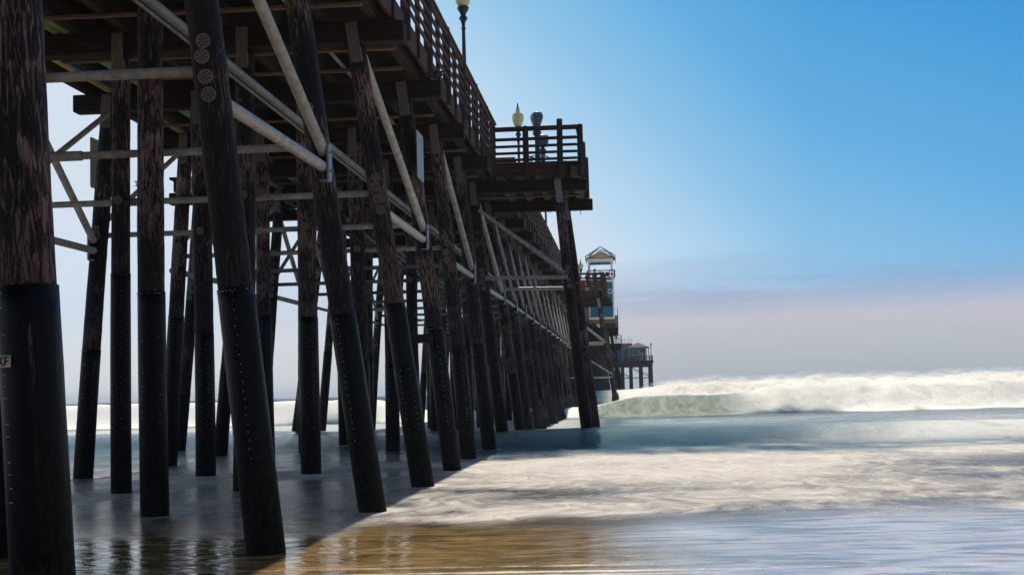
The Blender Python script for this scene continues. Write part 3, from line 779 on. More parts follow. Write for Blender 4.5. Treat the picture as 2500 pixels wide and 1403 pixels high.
for k in range(4):
    a, b = cs[k] + Vector((0, 0, .12)), cs[(k + 1) % 4] + Vector((0, 0, .12))
    prev = a
    for i in range(1, 9):
        q = a.lerp(b, i / 8); q = q + (ap - q) * (.62 * math.sin(math.pi * i / 8)) + Vector((0, 0, .06)); mb.tube(prev, q, .03, .03, 5); prev = q
mb.build('bird_net', M['net'], tw)
mb = MB()
for z in (11.84, 11.5): mb.bbox(x0 - .12, x1 + .12, y0 - .20, y0 - .12, z - .04, z + .04, .006); mb.bbox(x1 + .10, x1 + .17, y0 - .12, y1, z - .04, z + .04, .006)
for px in (x0 - .05, -2.15, -1.35, x1 + .07): mb.bbox(px - .04, px + .04, y0 - .12, y0 - .06, 11.1, 11.85, .005)
mb.build('balcony_rail', M['railx'], tw)
mb = MB(); mb.tube((-1.32, y0 + .045, 10.02), (-1.32, y0 + .03, 10.02), .21, .21, 24); mb.cur = 1; mb.tube((-1.32, y0 + .03, 10.02), (-1.32, y0 + .024, 10.02), .15, .15, 24); mb.build('emblem', [M['whitep'], M['teal']], tw)
mb = MB(); mb.bbox(-2.1, -1.75, y0 - .1, y0 - .02, 11.32, 11.72, .02); mb.bbox(-1.68, -1.4, y0 - .1, y0 - .02, 11.32, 11.7, .02); mb.build('loudspeaker', M['ink'], tw)
mb = MB(); mb.bbox(x0 - .1, x1 + .05, y0 + .02, y1, 7.33, 7.58, .01); mb.build('support_beam', M['plankx'], tw)
mb = MB(); mb.bbox(x0 - .4, x0 - .02, y0 + .02, y1, 7.5, 9.0, .01); mb.build('slatted_screen', M['greyplate'], tw)

# ------------------------------------------------------------------ kiosk half hidden behind the tower
ki = thing('kiosk', (-2.2, 172, 7.2), 'narrow strip of a white and blue kiosk showing right of the tower base', 'building')
mb = MB(); mb.bbox(-3.2, -1.2, 170.2, 174, 8.57, 10.1, .01); mb.build('wall', M['tealend'], ki)
mb = MB(); mb.bbox(-1.28, -1.1, 170.1, 170.25, 7.4, 10.15, .01); mb.bbox(-3.2, -1.28, 170.1, 170.2, 9.95, 10.12, .01); mb.build('trim', M['whitep'], ki)
mb = MB(); hip(mb, -3.4, -.98, 169.9, 174.2, 10.15, 10.75); mb.build('roof', M['shingle'], ki)
mb = MB()
for k in range(5): mb.bbox(-1.75, -1.29, 170.12, 170.2, 8.6 - .25 * k - .08, 8.6 - .25 * k, .01)
mb.build('louvre', M['whitep'], ki)
mb = MB(); mb.tube((-1.0, 170.0, 9.9), (-1.0, 170.0, 11.1), .05, .03, 8); mb.build('mast', M['ink'], ki)
def simple_platform(ya, yb, xr):
    mb = MB(); mb.bbox(-3.92, xr, ya, yb, CAPT + .004, DECKT, .02); mb.build('platform_deck', M['deck'], pier)
    mb = MB()
    for z in RZ + (9.8,): mb.bbox(-3.9, xr, ya - .03, ya + .03, z - .05, z + .04, .006); mb.bbox(xr - .03, xr + .03, ya + .04, yb, z - .05, z + .04, .006)
    o = mb.build('railing', M['railx'], pier)
    for x in (-3.2, -2.4, -1.7, xr): 
        if x <= xr: post(x, ya - .1, 8.14, False, o)
simple_platform(126.9, 132, -1.1)
simple_platform(163, 175, -1.0)
simple_platform(222, 232, -.85)

# ------------------------------------------------------------------ end of the pier
en = thing('pier_head', (-6, 330, 0), 'far broad pier end standing on thick dark piles beside the breakers', 'pier head')
mb = MB(); mb.bbox(-24, 5.6, 318, 352, 6.55, 7.15, .02); mb.bbox(-24, 5.75, 317.8, 352, 7.155, 7.6, .02); mb.build('deck', M['fartimber'], en)
for px in (-2.6, -1.2, .68, 2.95, 5.15):
    for py in (319.5, 335):
        mb = MB(); mb.tube((px, py, -2), (px, py, 6.56), .46, .40, 12); mb.build('pile', M['fartimber'], en)
mb = MB()
for a, b in (((-1.2, 5.0), (.68, 3.9)), ((.68, 6.3), (2.95, 5.0)), ((2.95, 5.1), (5.15, 4.1))):
    for dz in (0, -.28): mb.tube((a[0], 319, a[1] + dz), (b[0], 319, b[1] + dz), .06, .06, 6)
mb.tube((-1.2, 319, 3.75), (5.15, 319, 3.75), .10, .10, 6)
mb.build('brace', M['fartimber'], en)
mb = MB()
for z in (7.95, 8.25, 8.6): mb.bbox(-20, 5.55, 318, 318.08, z - .04, z + .05, .005); mb.bbox(5.5, 5.58, 318.08, 350, z - .04, z + .05, .005)
rl = mb.build('railing', M['fartimber'], en)
for k in range(15):
    mb = MB(); mb.bbox(5.5 - k * .62, 5.62 - k * .62, 317.9, 318.0, 7.5, 8.72, .005); mb.build('post', M['fartimber'], rl)
rest = thing('restaurant', (-3, 331, 7.6), 'distant blue building with tan hip roof on the pier end', 'building')
mb = MB(); mb.bbox(-9, 4.15, 324, 336, 7.605, 10.55, .01); mb.build('wall', M['tealend'], rest)
mb = MB()
for px in (-1.05, .42, 2.85, 4.3, 4.85): mb.bbox(px - .10, px + .10, 323.6, 323.95, 7.605, 10.6, .01)
mb.bbox(-9, 4.95, 323.6, 323.95, 10.42, 10.62, .01)
mb.build('column', M['whitep'], rest)
mb = MB(); hip(mb, .0, 5.0, 323.2, 329, 10.72, 11.85); mb.bbox(-10, .2, 323.4, 337, 10.63, 10.95, .02); mb.build('roof', M['shingle'], rest)
mb = MB(); mb.bbox(-10, 1.2, 325, 336, 10.96, 11.7, .02); mb.build('parapet', M['greyp'], rest)
for wx0, wx1 in ((1.0, 2.5), (-6, -3.5)):
    mb = MB(); mb.bbox(wx0, wx1, 323.86, 324.0, 8.1, 10.1, .01); w = mb.build('window', M['whitep'], rest)
    mb = MB()
    for k in range(3): mb.box(wx0 + .14 + k * .42, wx0 + .5 + k * .42, 323.82, 323.855, 9.0, 9.95)
    mb.box(wx0 + .14, wx1 - .12, 323.82, 323.855, 8.2, 8.9); mb.build('pane', M['darkwin'], w)
mb = MB(); mb.bbox(3.1, 3.65, 323.86, 324.0, 7.62, 9.5, .01); mb.build('door', M['whitep'], rest)
for k, (px, h, l) in enumerate(((-.55, 1.2, .0), (.05, .9, .05), (.45, 1.5, -.02), (-1.0, .9, 0), (1.15, 1.35, -.35))):
    mb = MB(); mb.tube((px + l, 326, 11.7), (px, 326, 11.7 + h), .04, .03, 6); mb.build('antenna', M['fartimber'], rest)
mb = MB(); mb.tube((-1.4, 326, 12.45), (1.15, 326, 12.35), .02, .02, 5); mb.build('wire', M['fartimber'], rest)
t = thing('street_lamp', (5.3, 320, 7.6), 'tiny lamp post at the outer corner of the far pier end', 'street lamp', 'street lamps along the pier railing')
mb = MB(); mb.tube((5.3, 320, 7.6), (5.3, 320, 10.9), .1, .08, 8); mb.build('pole', M['fartimber'], t)
mb = MB(); mb.ell((5.3, 320, 11.15), (.24, .24, .32), 12, 8); mb.build('globe', M['globe'], t)
t = thing('planter_box', (-.4, 319, 7.6), 'low red planter box behind the far pier end railing', 'planter')
mb = MB(); mb.bbox(-.6, 1.3, 318.8, 319.4, 7.61, 8.35, .02); mb.build('box', M['maroon'], t)
mb = MB()
for k in range(9): mb.ell((-.45 + k * .2, 319.1, 8.4), (.14, .2, .12 + .05 * (k % 2)), 8, 6)
mb.build('foliage', M['moss'], t)

# ------------------------------------------------------------------ sea surface
def sm(a, b, x): t = np.clip((x - a) / (b - a), 0, 1); return t * t * (3 - 2 * t)
def vnoise(x, y, seed):
    r = np.random.default_rng(seed).random((256, 256)); xi = np.floor(x).astype(int); yi = np.floor(y).astype(int)
    fx = x - xi; fy = y - yi; fx = fx * fx * (3 - 2 * fx); fy = fy * fy * (3 - 2 * fy)
    g = lambda a, b: r[a % 256, b % 256]
    return (g(xi, yi) * (1 - fx) + g(xi + 1, yi) * fx) * (1 - fy) + (g(xi, yi + 1) * (1 - fx) + g(xi + 1, yi + 1) * fx) * fy
def fbm(x, y, seed, o=4):
    s = 0; a = .5; t = 0
    for i in range(o): s = s + a * vnoise(x * 2 ** i, y * 2 ** i, seed + i); t += a; a *= .5
    return s / t
ys = [-30.]; 
while ys[-1] < 9: ys.append(ys[-1] + 1.0)
while ys[-1] < 6000: ys.append(ys[-1] + max(.05, .0045 * ys[-1]) if ys[-1] < 130 else ys[-1] * 1.03)
xs = [0.]
while xs[-1] < 45: xs.append(xs[-1] + .16)
while xs[-1] < 4000: xs.append(xs[-1] * 1.07)
xs = np.array(xs[:0:-1]) * -1; xs = np.concatenate([xs, -xs[::-1][0:0], [0.], -xs[::-1]]); ys = np.array(ys)
X, Y = np.meshgrid(xs, ys)
n1 = fbm(X * .09, Y * .05, 11); n2 = fbm(X * .35, Y * .5, 21)
def wave(c, h, front, back):
    d = Y - c
    f = sm(-front, 0, d) ** 1.3; b = np.exp(-(np.maximum(d, 0) / back) ** 2)
    return h * np.where(d < 0, f, b)
c1 = 42.5 + .04 * np.maximum(0, -X) ** 2 * (X > -16) + .04 * 256 * (X <= -16) + .006 * np.maximum(0, np.minimum(X, 40) - 8) ** 2 + (n1 - .5) * 3
h1 = .34 + .12 * sm(-5, 1, X) - .14 * sm(6, 14, X) + (n2 - .5) * .06
c2 = 84 + (n1 - .5) * 5
h2 = 1.33 * (1 - sm(-16, -12, X)) + .5 * sm(-16, -12, X) * (1 - sm(-3, 1, X)) + (1.05 + .4 * sm(5, 10, X)) * sm(-3, 1, X)
h2 = h2 * (1 + (n2 - .5) * .22)
c3 = 110 + (n1 - .5) * 6
h3 = 1.42 + .36 * sm(-1, 6, X) + .12 * sm(10, 30, X) + (n2 - .5) * .34 * sm(-2, 3, X) + (fbm(X * .13, X * 0 + 1, 161) - .5) * .45 * sm(0, 6, X)
Z = wave(c1, h1, 3.4, 9) + 0
Z = np.maximum(Z, wave(c2, h2, 4.5, 14)); Z = np.maximum(Z, wave(c3, h3, 9, 40))
Z = Z + .035 * (fbm(X * .5, Y * .9, 31) - .5) * sm(17, 24, Y) + .10 * (fbm(X * .15, Y * .3, 41) - .5) * sm(24, 40, Y)
Z = Z * (1 - sm(400, 900, Y)) + sm(400, 900, Y) * .3
# little ring ripples and foam collars where the near piles stand
collar = np.zeros_like(X)
for n_ in range(2, 11):
    for bx in ((RROW[n_][1], -6.6, -8.85, -11.35) if n_ > 3 else (RROW[n_][1], -6.6, -8.85)):
        d = np.hypot(X - bx, (Y - n_ * S) * .8); Z += .010 * np.cos(d * 15) * np.exp(-d / .55) * (Y < 30)
        collar += np.exp(-((d - .28) / .16) ** 2)
# foam cover
def band(a, b, c, d, v): return sm(a, b, v) * (1 - sm(c, d, v))
wob = (n1 - .5) * 4 + (n2 - .5) * 1.5
F = np.zeros_like(X)
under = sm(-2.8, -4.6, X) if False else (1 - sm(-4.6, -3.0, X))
shore = 16.9 + .10 * X + (fbm(X * .25, X * 0 + 3, 51) - .5) * 2.0
fg = band(0, 2.4, 16, 22.5, Y - shore + wob * 1.1 + (fbm(X * .16, X * 0 + 2, 171, 3) - .5) * 7 * sm(10, 18, Y - shore) + (fbm(X * .5, Y * .2, 91) - .5) * 5) 
big = fbm(X * .11 + Y * .03, Y * .16 - X * .03, 71, 3)
fgv = .66 + (big - .5) * 1.1 * sm(19, 25, Y) - .16 * sm(2, 8, X - (Y - 18) * .25) + .2 * band(22, 26, 31, 35, Y - .25 * X) * (1 - sm(2, 6, X))
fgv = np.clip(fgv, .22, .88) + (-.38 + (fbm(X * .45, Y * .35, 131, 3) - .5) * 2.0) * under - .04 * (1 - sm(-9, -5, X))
def blob(cx, cy, rx, ry, v): return v * np.exp(-((X - cx + .12 * (Y - cy)) / rx) ** 2 - ((Y - cy + (n2 - .5) * 3) / ry) ** 2)
fgv = fgv + blob(1.0, 30.5, 3.6, 3.6, .30) + blob(8.5, 29.5, 3.5, 1.6, -.42) + blob(-1.2, 22.2, 1.8, 1.0, -.38) + blob(5.5, 25.0, 2.6, .9, -.25) + blob(-.5, 18.2, 2.6, 1.0, .22) + blob(6.5, 19.6, 4.0, .8, -.16) + blob(2.2, 21.5, 1.6, 1.2, .12)
fgv = np.clip(fgv, .1, .96)
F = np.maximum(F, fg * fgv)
F = np.maximum(F, band(-4.2, -1.5, 2.5, 14, Y - c1) * (.05 + .33 * sm(0, 6, Y - c1) + .66 * sm(3.5, 8.5, X + wob * .8 - (Y - c1) * .5)))
wv2 = (fbm(X * .22, Y * .10, 141, 4) - .5) * 9
streak = (fbm(X * .30 + Y * .12, Y * .22 - X * .05, 151, 4) - .5)
F = F + 1.1 * streak * band(-1, 2, 20, 30, Y - c1) * (X > -3)
F = np.clip(F, 0, 1)
F = np.maximum(F, .30 * band(50, 56, 70, 78, Y) * sm(-2, 1, X))
F = np.maximum(F, .55 * band(50, 56, 74, 79, Y) * (1 - sm(-3, 0, X)))
gface = band(-3.5, -1.5, 5, 8.5, X + wob * .4) * (1 - sm(-.6, .6, Y - c2)) * sm(-8, -5, Y - c2)
F = np.maximum(F, sm(-5.6, -2.8, Y - c2 + wv2) * (1 - sm(30, 40, Y - c2)) * (1 - .80 * gface) * (1 - (1 - sm(-2.5, 0, X)) * sm(14, 20, Y - c2)))
F = np.maximum(F, band(-8, -4, 14, 22, Y - c3) * sm(-2.5, .5, X))
for yl, wl, vl in ((12.72, .055, .95), (12.48, .04, .9), (13.15, .05, .5), (12.25, .05, .7)):
    F = np.maximum(F, vl * np.exp(-((Y - yl - .03 * X - .12 * (n2 - .5)) / wl) ** 2) * sm(-4.5, -2.5, X) * (1 - .6 * sm(-.2, 1, X)))
W_ = sm(34, 24, Y) if False else (1 - sm(30, 40, Y))
wash = 1 - sm(-1.0, 3.0, Y - shore)
F = np.clip(F + .45 * (.4 + n2) * collar * sm(14, 18, Y), 0, 1)
crest_ = np.clip(np.exp(-((Y - c1 + .5) / .8) ** 2) * (.55 + (n2 - .5)), 0, 1)
film_sheen_ = sm(-.35, 1.0, X + (n2 - .5) * 1.2) * .95  # milky film right of the pier; sky reflection painted into the wash colour
V = np.stack([X, Y, Z], -1).reshape(-1, 3)
ny, nx = X.shape
idx = np.arange(ny * nx).reshape(ny, nx)
Q = np.stack([idx[:-1, :-1], idx[:-1, 1:], idx[1:, 1:], idx[1:, :-1]], -1).reshape(-1, 4)
me = bpy.data.meshes.new('sea'); me.vertices.add(len(V)); me.vertices.foreach_set('co', V.astype(np.float32).ravel())
me.loops.add(Q.size); me.loops.foreach_set('vertex_index', Q.astype(np.int32).ravel())
me.polygons.add(len(Q)); me.polygons.foreach_set('loop_start', np.arange(0, Q.size, 4, dtype=np.int32)); me.polygons.foreach_set('use_smooth', np.ones(len(Q), bool))
me.update(); me.validate()
for nm, arr in (('foam', F), ('wash', wash), ('warm', W_), ('gface', gface), ('film_sheen', film_sheen_), ('crest', crest_)):
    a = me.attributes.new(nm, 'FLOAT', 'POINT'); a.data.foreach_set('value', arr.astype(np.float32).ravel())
sea = bpy.data.objects.new('sea', me); col.objects.link(sea); sea['kind'] = 'structure'

m, nt, p = newmat('sea water and foam'); me.materials.append(m)
geo = nd(nt, 'ShaderNodeNewGeometry'); pos = geo.outputs['Position']
def attr(n): a = nd(nt, 'ShaderNodeAttribute'); a.attribute_name = n; return a.outputs['Fac']
def math_(op, a, b=None, c=None, clamp=False):
    n = nd(nt, 'ShaderNodeMath', operation=op, use_clamp=clamp)
    for i, v in enumerate((a, b, c)):
        if v is None: continue
        if isinstance(v, bpy.types.NodeSocket): nt.links.new(v, n.inputs[i])
        else: n.inputs[i].default_value = v
    return n.outputs[0]
foam, washa, warm, gf = attr('foam'), attr('wash'), attr('warm'), attr('gface')
wv = noise(nt, mapping(nt, pos, (.14, .22, .2)), 1, 3, .5)
wvec = nd(nt, 'ShaderNodeVectorMath', operation='MULTIPLY_ADD'); nt.links.new(wv.outputs[1], wvec.inputs[0]); wvec.inputs[1].default_value = (4.5, 3.6, 0); nt.links.new(pos, wvec.inputs[2])
fA = noise(nt, mapping(nt, wvec.outputs[0], (.42, .40, .4)), 1, 9, .66, .8)
fB = noise(nt, mapping(nt, wvec.outputs[0], (3.0, .95, 1)), 1, 8, .72, .8)
fsum = math_('ADD', math_('MULTIPLY', math_('SUBTRACT', fA.outputs[0], .5), 2.3), math_('MULTIPLY', math_('SUBTRACT', fB.outputs[0], .5), math_('MULTIPLY_ADD', warm, 1.2, .8)))
gate = math_('MULTIPLY', foam, math_('SUBTRACT', 1.03, foam))    # noise acts on partial cover only
ff = math_('ADD', foam, math_('MULTIPLY', fsum, math_('MULTIPLY', gate, math_('MULTIPLY_ADD', warm, 1.9, 1.1))), clamp=True)
# colours
warmc = mixc(nt, fB.outputs[0], (.36, .30, .24), (.88, .80, .69))
whitec = mixc(nt, fB.outputs[0], (.86, .82, .72), (.96, .92, .83))
foamc = mixc(nt, warm, whitec, warmc)
teal = mixc(nt, fA.outputs[0], (.0005, .030, .058), (.003, .085, .125))
teal = mixc(nt, attr('crest'), teal, (.045, .115, .07))
teal = mixc(nt, warm, teal, (.004, .009, .022))
gn = noise(nt, mapping(nt, wvec.outputs[0], (2.4, .25, 1)), 1, 6, .65, .5); gr_ = ramp(nt, [(.38, 0), (.66, 1)]); nt.links.new(gn.outputs[0], gr_.inputs[0])
gcol = mixc(nt, gr_.outputs[0], (.055, .10, .05), (.34, .40, .27))
teal = mixc(nt, math_('MULTIPLY', gf, .9), teal, gcol)
sn = noise(nt, mapping(nt, pos, (1.3, 2.6, 1)), 1, 8, .68, 1.0)
snr = ramp(nt, [(.36, 0), (.64, 1)]); nt.links.new(sn.outputs[0], snr.inputs[0])
sand = mixc(nt, snr.outputs[0], (.12, .072, .026), (.42, .27, .11))
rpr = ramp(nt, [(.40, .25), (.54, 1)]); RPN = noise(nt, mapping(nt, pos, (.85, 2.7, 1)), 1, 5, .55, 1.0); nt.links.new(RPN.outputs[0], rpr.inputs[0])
sand = mixc(nt, attr('film_sheen'), sand, (.07, .072, .095))
film_sheen = math_('MULTIPLY', math_('MULTIPLY', attr('film_sheen'), rpr.outputs[0]), math_('MULTIPLY_ADD', fA.outputs[0], 1.0, .35), clamp=True)
sand = mixc(nt, film_sheen, sand, (.60, .54, .54))  # pale rippled sky sheen mixed into the sand colour as thin foam
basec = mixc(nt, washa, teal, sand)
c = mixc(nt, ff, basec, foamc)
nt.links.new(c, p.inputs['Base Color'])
rough = math_('MULTIPLY_ADD', ff, .55, .09)
nt.links.new(rough, p.inputs['Roughness']); nt.links.new(math_('MULTIPLY_ADD', washa, .22, 1.33), p.inputs['IOR'])
nt.links.new(math_('ADD', math_('MULTIPLY_ADD', ff, -.02, math_('ADD', math_('MULTIPLY_ADD', warm, .05, .04), math_('MULTIPLY', attr('crest'), .5))), math_('MULTIPLY', washa, .20)), p.inputs['Specular IOR Level'])
# ripples
rp = noise(nt, mapping(nt, pos, (.85, 2.7, 1)), 1, 5, .55, 1.0)
rq = noise(nt, mapping(nt, pos, (3.0, 5.5, 1)), 1, 4, .6, .5)
b1 = bump(nt, rp.outputs[0], .6, .05)
chop = noise(nt, mapping(nt, pos, (6, 2.2, 2.2)), 1, 8, .75)
b2 = nd(nt, 'ShaderNodeBump'); b2.inputs['Distance'].default_value = .12; nt.links.new(chop.outputs[0], b2.inputs['Height'])
nt.links.new(math_('MULTIPLY', math_('SUBTRACT', 1, washa), math_('MULTIPLY_ADD', ff, -.3, .75)), b2.inputs['Strength']); nt.links.new(b1, b2.inputs['Normal'])
b3 = bump(nt, rq.outputs[0], .12, .012, b2.outputs[0])
nt.links.new(b3, p.inputs['Normal'])

# long-exposure spray: a pile of thin veils hugging the breakers
def veil(name, ca, amp, xa, xb, y0, y1, layers, dz, seedv, dens):
    ii = np.where((xs >= xa) & (xs <= xb))[0]; jj = np.where((ys >= y0) & (ys <= y1))[0]
    ii = ii[::2]; mbv = []; mf = []; hh = []; ee = []
    Xs = X[np.ix_(jj, ii)]; Ys = Y[np.ix_(jj, ii)]; Zs = Z[np.ix_(jj, ii)]; Cs = ca[np.ix_(jj, ii)]
    edge = np.minimum(1, (Xs - xa) / 5) * np.minimum(1, (xb - Xs) / 4)
    prof = np.exp(-((Ys - Cs) / amp) ** 2) * np.clip(edge, 0, 1)
    r_, c_ = Xs.shape; off = 0
    for L in range(layers):
        t_ = (L + 1) / layers
        Zl = Zs + dz * t_ + .10 * (fbm(Xs * .8, Ys * .8, seedv + L, 3) - .5)
        mbv.append(np.stack([Xs, Ys, Zl], -1).reshape(-1, 3)); hh.append(np.full(r_ * c_, t_)); ee.append(prof.ravel())
        q = np.arange(r_ * c_).reshape(r_, c_) + off
        mf.append(np.stack([q[:-1, :-1], q[:-1, 1:], q[1:, 1:], q[1:, :-1]], -1).reshape(-1, 4)); off += r_ * c_
    vv = np.concatenate(mbv); qq = np.concatenate(mf)
    me = bpy.data.meshes.new(name); me.from_pydata(vv.tolist(), [], qq.tolist()); me.update()
    me.polygons.foreach_set('use_smooth', np.ones(len(qq), bool))
    for nm, arr in (('h', np.concatenate(hh)), ('e', np.concatenate(ee))):
        a = me.attributes.new(nm, 'FLOAT', 'POINT'); a.data.foreach_set('value', arr.astype(np.float32))
    bm = bmesh.new(); bm.from_mesh(me); la = bm.verts.layers.float.get('e')
    bmesh.ops.delete(bm, geom=[v_ for v_ in bm.verts if v_[la] < .06], context='VERTS'); bm.to_mesh(me); bm.free()
    o = bpy.data.objects.new(name, me); col.objects.link(o); o['kind'] = 'stuff'
    m, nt, p = newmat('drifting spray'); me.materials.append(m)
    g_ = nd(nt, 'ShaderNodeNewGeometry'); ah = nd(nt, 'ShaderNodeAttribute'); ah.attribute_name = 'h'; ae = nd(nt, 'ShaderNodeAttribute'); ae.attribute_name = 'e'
    ad = nd(nt, 'ShaderNodeVectorMath', operation='MULTIPLY_ADD'); nt.links.new(g_.outputs['Position'], ad.inputs[0]); ad.inputs[1].default_value = (1, 1, 1)
    cb = nd(nt, 'ShaderNodeCombineXYZ'); 
    ms = nd(nt, 'ShaderNodeMath', operation='MULTIPLY'); nt.links.new(ah.outputs['Fac'], ms.inputs[0]); ms.inputs[1].default_value = 2.0; nt.links.new(ms.outputs[0], cb.inputs[2]); nt.links.new(cb.outputs[0], ad.inputs[2])
    n_ = noise(nt, mapping(nt, ad.outputs[0], (1.0, .6, .9)), 1, 5, .6, .6)
    def mt(op, a, b, cl=False):
        k = nd(nt, 'ShaderNodeMath', operation=op, use_clamp=cl)
        for i_, q_ in enumerate((a, b)):
            if isinstance(q_, bpy.types.NodeSocket): nt.links.new(q_, k.inputs[i_])
            else: k.inputs[i_].default_value = q_
        return k.outputs[0]
    thr = mt('ADD', mt('MULTIPLY', ah.outputs['Fac'], .26), mt('MULTIPLY', mt('SUBTRACT', 1, ae.outputs['Fac']), .35))
    al = mt('MULTIPLY', mt('SUBTRACT', n_.outputs[0], mt('ADD', thr, .26)), 3.2, True)
    al = mt('MULTIPLY', al, dens)
    nt.links.new(al, p.inputs['Alpha']); p.inputs['Base Color'].default_value = (.95, .92, .84, 1); p.inputs['Roughness'].default_value = 1; p.inputs['Specular IOR Level'].default_value = 0
    return o
veil('spray', c3, 6, -1.5, 60, 98, 122, 7, .62, 200, .34)
veil('spray', c2, 5, 3, 50, 76, 94, 5, .40, 300, .30)
veil('spray', c1 + 1, 5, 5, 34, 38, 56, 4, .22, 400, .28)
veil('spray', c1 - 6.3, 1.8, -4, 30, 33, 41, 3, .12, 500, .24)
# sea bed / beach below and behind
mb = MB(); mb.add([(-4000, -400, -.9), (4000, -400, -.9), (4000, 6000, -2.6), (-4000, 6000, -2.6)], [(0, 1, 2, 3)])
sand_m = plain('beach sand', (.28, .19, .10), .9, 0, .4, .2)
mb.build('beach_sand', sand_m, None, (0, 0, 0), kind='structure')

# ------------------------------------------------------------------ light
w = bpy.data.worlds.new('World'); sc.world = w; w.use_nodes = True; nt = w.node_tree
bg = nt.nodes['Background']; bg.inputs[1].default_value = .1
EL, AZ = 57, -3.4
sky = nd(nt, 'ShaderNodeTexSky', sky_type='NISHITA', sun_disc=False); sky.sun_elevation = R(EL); sky.sun_rotation = R(AZ)
sky.air_density = 1.0; sky.dust_density = .6; sky.ozone_density = 2.5
tc = nd(nt, 'ShaderNodeTexCoord'); dirv = tc.outputs['Generated']
def wdot(v, src=dirv):
    n = nd(nt, 'ShaderNodeVectorMath', operation='DOT_PRODUCT'); nt.links.new(src, n.inputs[0]); n.inputs[1].default_value = v; return n.outputs['Value']
elz = wdot((0, 0, 1))
# clear-air colour runs from pale near the sun's side (left) to deep blue (right, higher)
g = math_('ADD', math_('MULTIPLY', elz, 3.0), math_('MULTIPLY', wdot((1, 0, 0)), 1.2))
g = math_('ADD', g, math_('MULTIPLY', math_('MINIMUM', math_('SUBTRACT', wdot((1, 0, 0)), .13), 0.0), 1.5))
g = math_('ADD', g, math_('MAXIMUM', math_('MULTIPLY', math_('SUBTRACT', .93, wdot((0, 1, 0))), 1.6), 0.0))
K = 10.0
def kc(r_, g_, b_): return (r_ * K, g_ * K, b_ * K)
rp_ = ramp(nt, [(0, (.66, .76, .87)), (.10, (.46, .68, .88)), (.21, (.27, .55, .81)), (.34, (.135, .43, .76)), (.5, (.06, .33, .70)), (1, (.012, .06, .16))])
nt.links.new(math_('MULTIPLY', g, .5), rp_.inputs[0])
bright = nd(nt, 'ShaderNodeVectorMath', operation='SCALE'); nt.links.new(rp_.outputs[0], bright.inputs[0]); bright.inputs[3].default_value = K
# haze bank low over the sea, with a ragged wispy top
nz = noise(nt, mapping(nt, dirv, (2.2, 2.2, 16)), 1.6, 6, .6, .4)
nz2 = noise(nt, mapping(nt, dirv, (7, 7, 40)), 1.2, 6, .65, .3)
hb = math_('ADD', elz, math_('MULTIPLY', math_('SUBTRACT', nz.outputs[0], .5), -.085))
hb = math_('ADD', hb, math_('MULTIPLY', math_('SUBTRACT', nz2.outputs[0], .5), -.035))
hb = math_('ADD', hb, math_('MULTIPLY', wdot((1, 0, 0)), -.03))
hr = ramp(nt, [(0, 1), (.046, .95), (.060, .60), (.070, .25), (.086, 0)]); nt.links.new(hb, hr.inputs[0])
bankr = ramp(nt, [(0, (.40, .46, .50)), (.03, (.51, .52, .55)), (.048, (.55, .54, .61)), (.062, (.41, .47, .64)), (.078, (.26, .41, .66))]); nt.links.new(elz, bankr.inputs[0])
bank = nd(nt, 'ShaderNodeVectorMath', operation='SCALE'); nt.links.new(bankr.outputs[0], bank.inputs[0]); bank.inputs[3].default_value = K
lm = nd(nt, 'ShaderNodeMapRange'); lm.inputs[1].default_value = .05; lm.inputs[2].default_value = -.30; lm.inputs[4].default_value = .85; nt.links.new(wdot((1, 0, 0)), lm.inputs[0])
bank2 = mixc(nt, lm.outputs[0], bank.outputs[0], kc(.74, .77, .80))
wsp = noise(nt, mapping(nt, dirv, (2.4, 2.4, 22)), 1.5, 6, .62, .5)
wb = ramp(nt, [(.045, 0), (.064, 1), (.080, .8), (.100, 0)]); nt.links.new(math_('ADD', elz, math_('MULTIPLY', wdot((1, 0, 0)), -.035)), wb.inputs[0])
wr = ramp(nt, [(.40, 0), (.60, .55)]); nt.links.new(wsp.outputs[0], wr.inputs[0])
wf = math_('MULTIPLY', math_('MULTIPLY', wb.outputs[0], wr.outputs[0]), math_('SUBTRACT', 1.0, lm.outputs[0]))
low = mixc(nt, hr.outputs[0], bright.outputs[0], bank2)
low = mixc(nt, wf, low, kc(.27, .37, .58))
up = ramp(nt, [(.28, 1), (.55, 0)]); nt.links.new(elz, up.inputs[0])
fin = mixc(nt, up.outputs[0], sky.outputs[0], low)
nt.links.new(fin, bg.inputs[0])

sun = bpy.data.lights.new('sun', 'SUN'); sun.energy = 4.7; sun.angle = R(.55); sun.color = (1, .95, .87)
so = bpy.data.objects.new('sun', sun); col.objects.link(so)
sd = Vector((math.sin(R(AZ)) * math.cos(R(EL)), math.cos(R(AZ)) * math.cos(R(EL)), math.sin(R(EL))))
so.rotation_euler = (-sd).to_track_quat('-Z', 'Y').to_euler(); so.location = (0, 0, 60)

mb = MB(); mb.box(-4200, 4200, -450, 6200, -3.7, 18)
hm = bpy.data.materials.new('sea haze'); hm.use_nodes = True; hn = hm.node_tree; hn.nodes.remove(hn.nodes['Principled BSDF'])
pv = hn.nodes.new('ShaderNodeVolumePrincipled'); pv.inputs['Density'].default_value = .00022; pv.inputs['Color'].default_value = (.86, .92, 1, 1)
hn.links.new(pv.outputs[0], hn.nodes['Material Output'].inputs['Volume'])
mb.build('haze', hm, None, (0, 0, 0), kind='stuff')
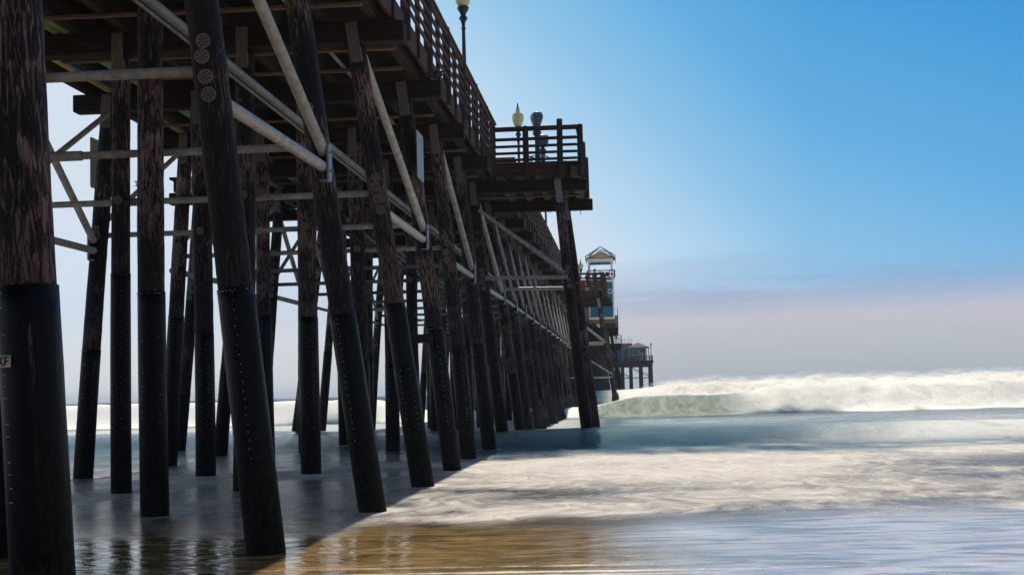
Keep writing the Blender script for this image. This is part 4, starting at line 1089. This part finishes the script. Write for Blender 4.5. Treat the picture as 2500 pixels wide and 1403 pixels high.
# ------------------------------------------------------------------ gull
t = bpy.data.objects['gull']; gx, gy, gz = -21.0, 60.0, 10.9
t.location = (gx, gy, gz); WP['gull'] = Vector((gx, gy, gz))
mb = MB(); mb.ell((gx, gy, gz), (.16, .07, .055), 12, 8); mb.ell((gx + .17, gy, gz + .03), (.05, .04, .04), 10, 6); mb.tube((gx + .21, gy, gz + .03), (gx + .26, gy, gz + .02), .012, .004, 6); mb.ell((gx - .17, gy, gz), (.09, .05, .012), 10, 6)
mb.build('body', M['gull'], t)
for s in (-1, 1):
    mb = MB(); v = []
    for (u, ch, lift) in ((0, .09, 0), (.2, .085, .13), (.45, .06, .16), (.62, .015, .10)):
        v += [(gx + ch, gy + s * u, gz + lift + .012), (gx - ch, gy + s * u, gz + lift + .006), (gx - ch, gy + s * u, gz + lift), (gx + ch, gy + s * u, gz + lift)]
    mb.smooth = True; mb.add(v, [(i * 4 + k, i * 4 + (k + 1) % 4, i * 4 + 4 + (k + 1) % 4, i * 4 + 4 + k) for i in range(3) for k in range(4)] + [(0, 1, 2, 3), (12, 13, 14, 15)])
    mb.build('wing', M['gull'], t)

# tan sticker with two letters on the nearest pile
px, py, pz = -4.17 - .0, 9.52, 1.80
mb = MB(); mb.v = []; mb.bbox(-4.333, -4.24, 9.506, 9.512, 1.848, 1.932, .002)
tg = mb.build('tag', M['tag'], pier)
mb = MB()
def stroke(a, b, w=.010):
    a = Vector((a[0], 0, a[1])); b = Vector((b[0], 0, b[1])); d = (b - a).normalized(); q = Vector((-d.z, 0, d.x)) * w / 2
    mb.add([(p_.x, y_, p_.z) for y_ in (9.5055, 9.5025) for p_ in (a + q, b + q, b - q, a - q)], [(0, 1, 2, 3), (7, 6, 5, 4), (0, 4, 5, 1), (1, 5, 6, 2), (2, 6, 7, 3), (3, 7, 4, 0)])
kx = -4.322
stroke((kx, 1.86), (kx, 1.92)); stroke((kx, 1.888), (kx + .028, 1.92)); stroke((kx + .006, 1.893), (kx + .03, 1.86))
fx = -4.278; stroke((fx, 1.86), (fx, 1.92)); stroke((fx, 1.918), (fx + .03, 1.918)); stroke((fx, 1.892), (fx + .022, 1.892))
mb.build('lettering', M['ink'], tg)

# ------------------------------------------------------------------ render
sc.view_settings.view_transform = 'Standard'; sc.view_settings.look = 'None'; sc.view_settings.exposure = 0; sc.view_settings.gamma = 1
sc.cycles.transparent_max_bounces = 40
sc.render.resolution_x = 1024; sc.render.resolution_y = 574
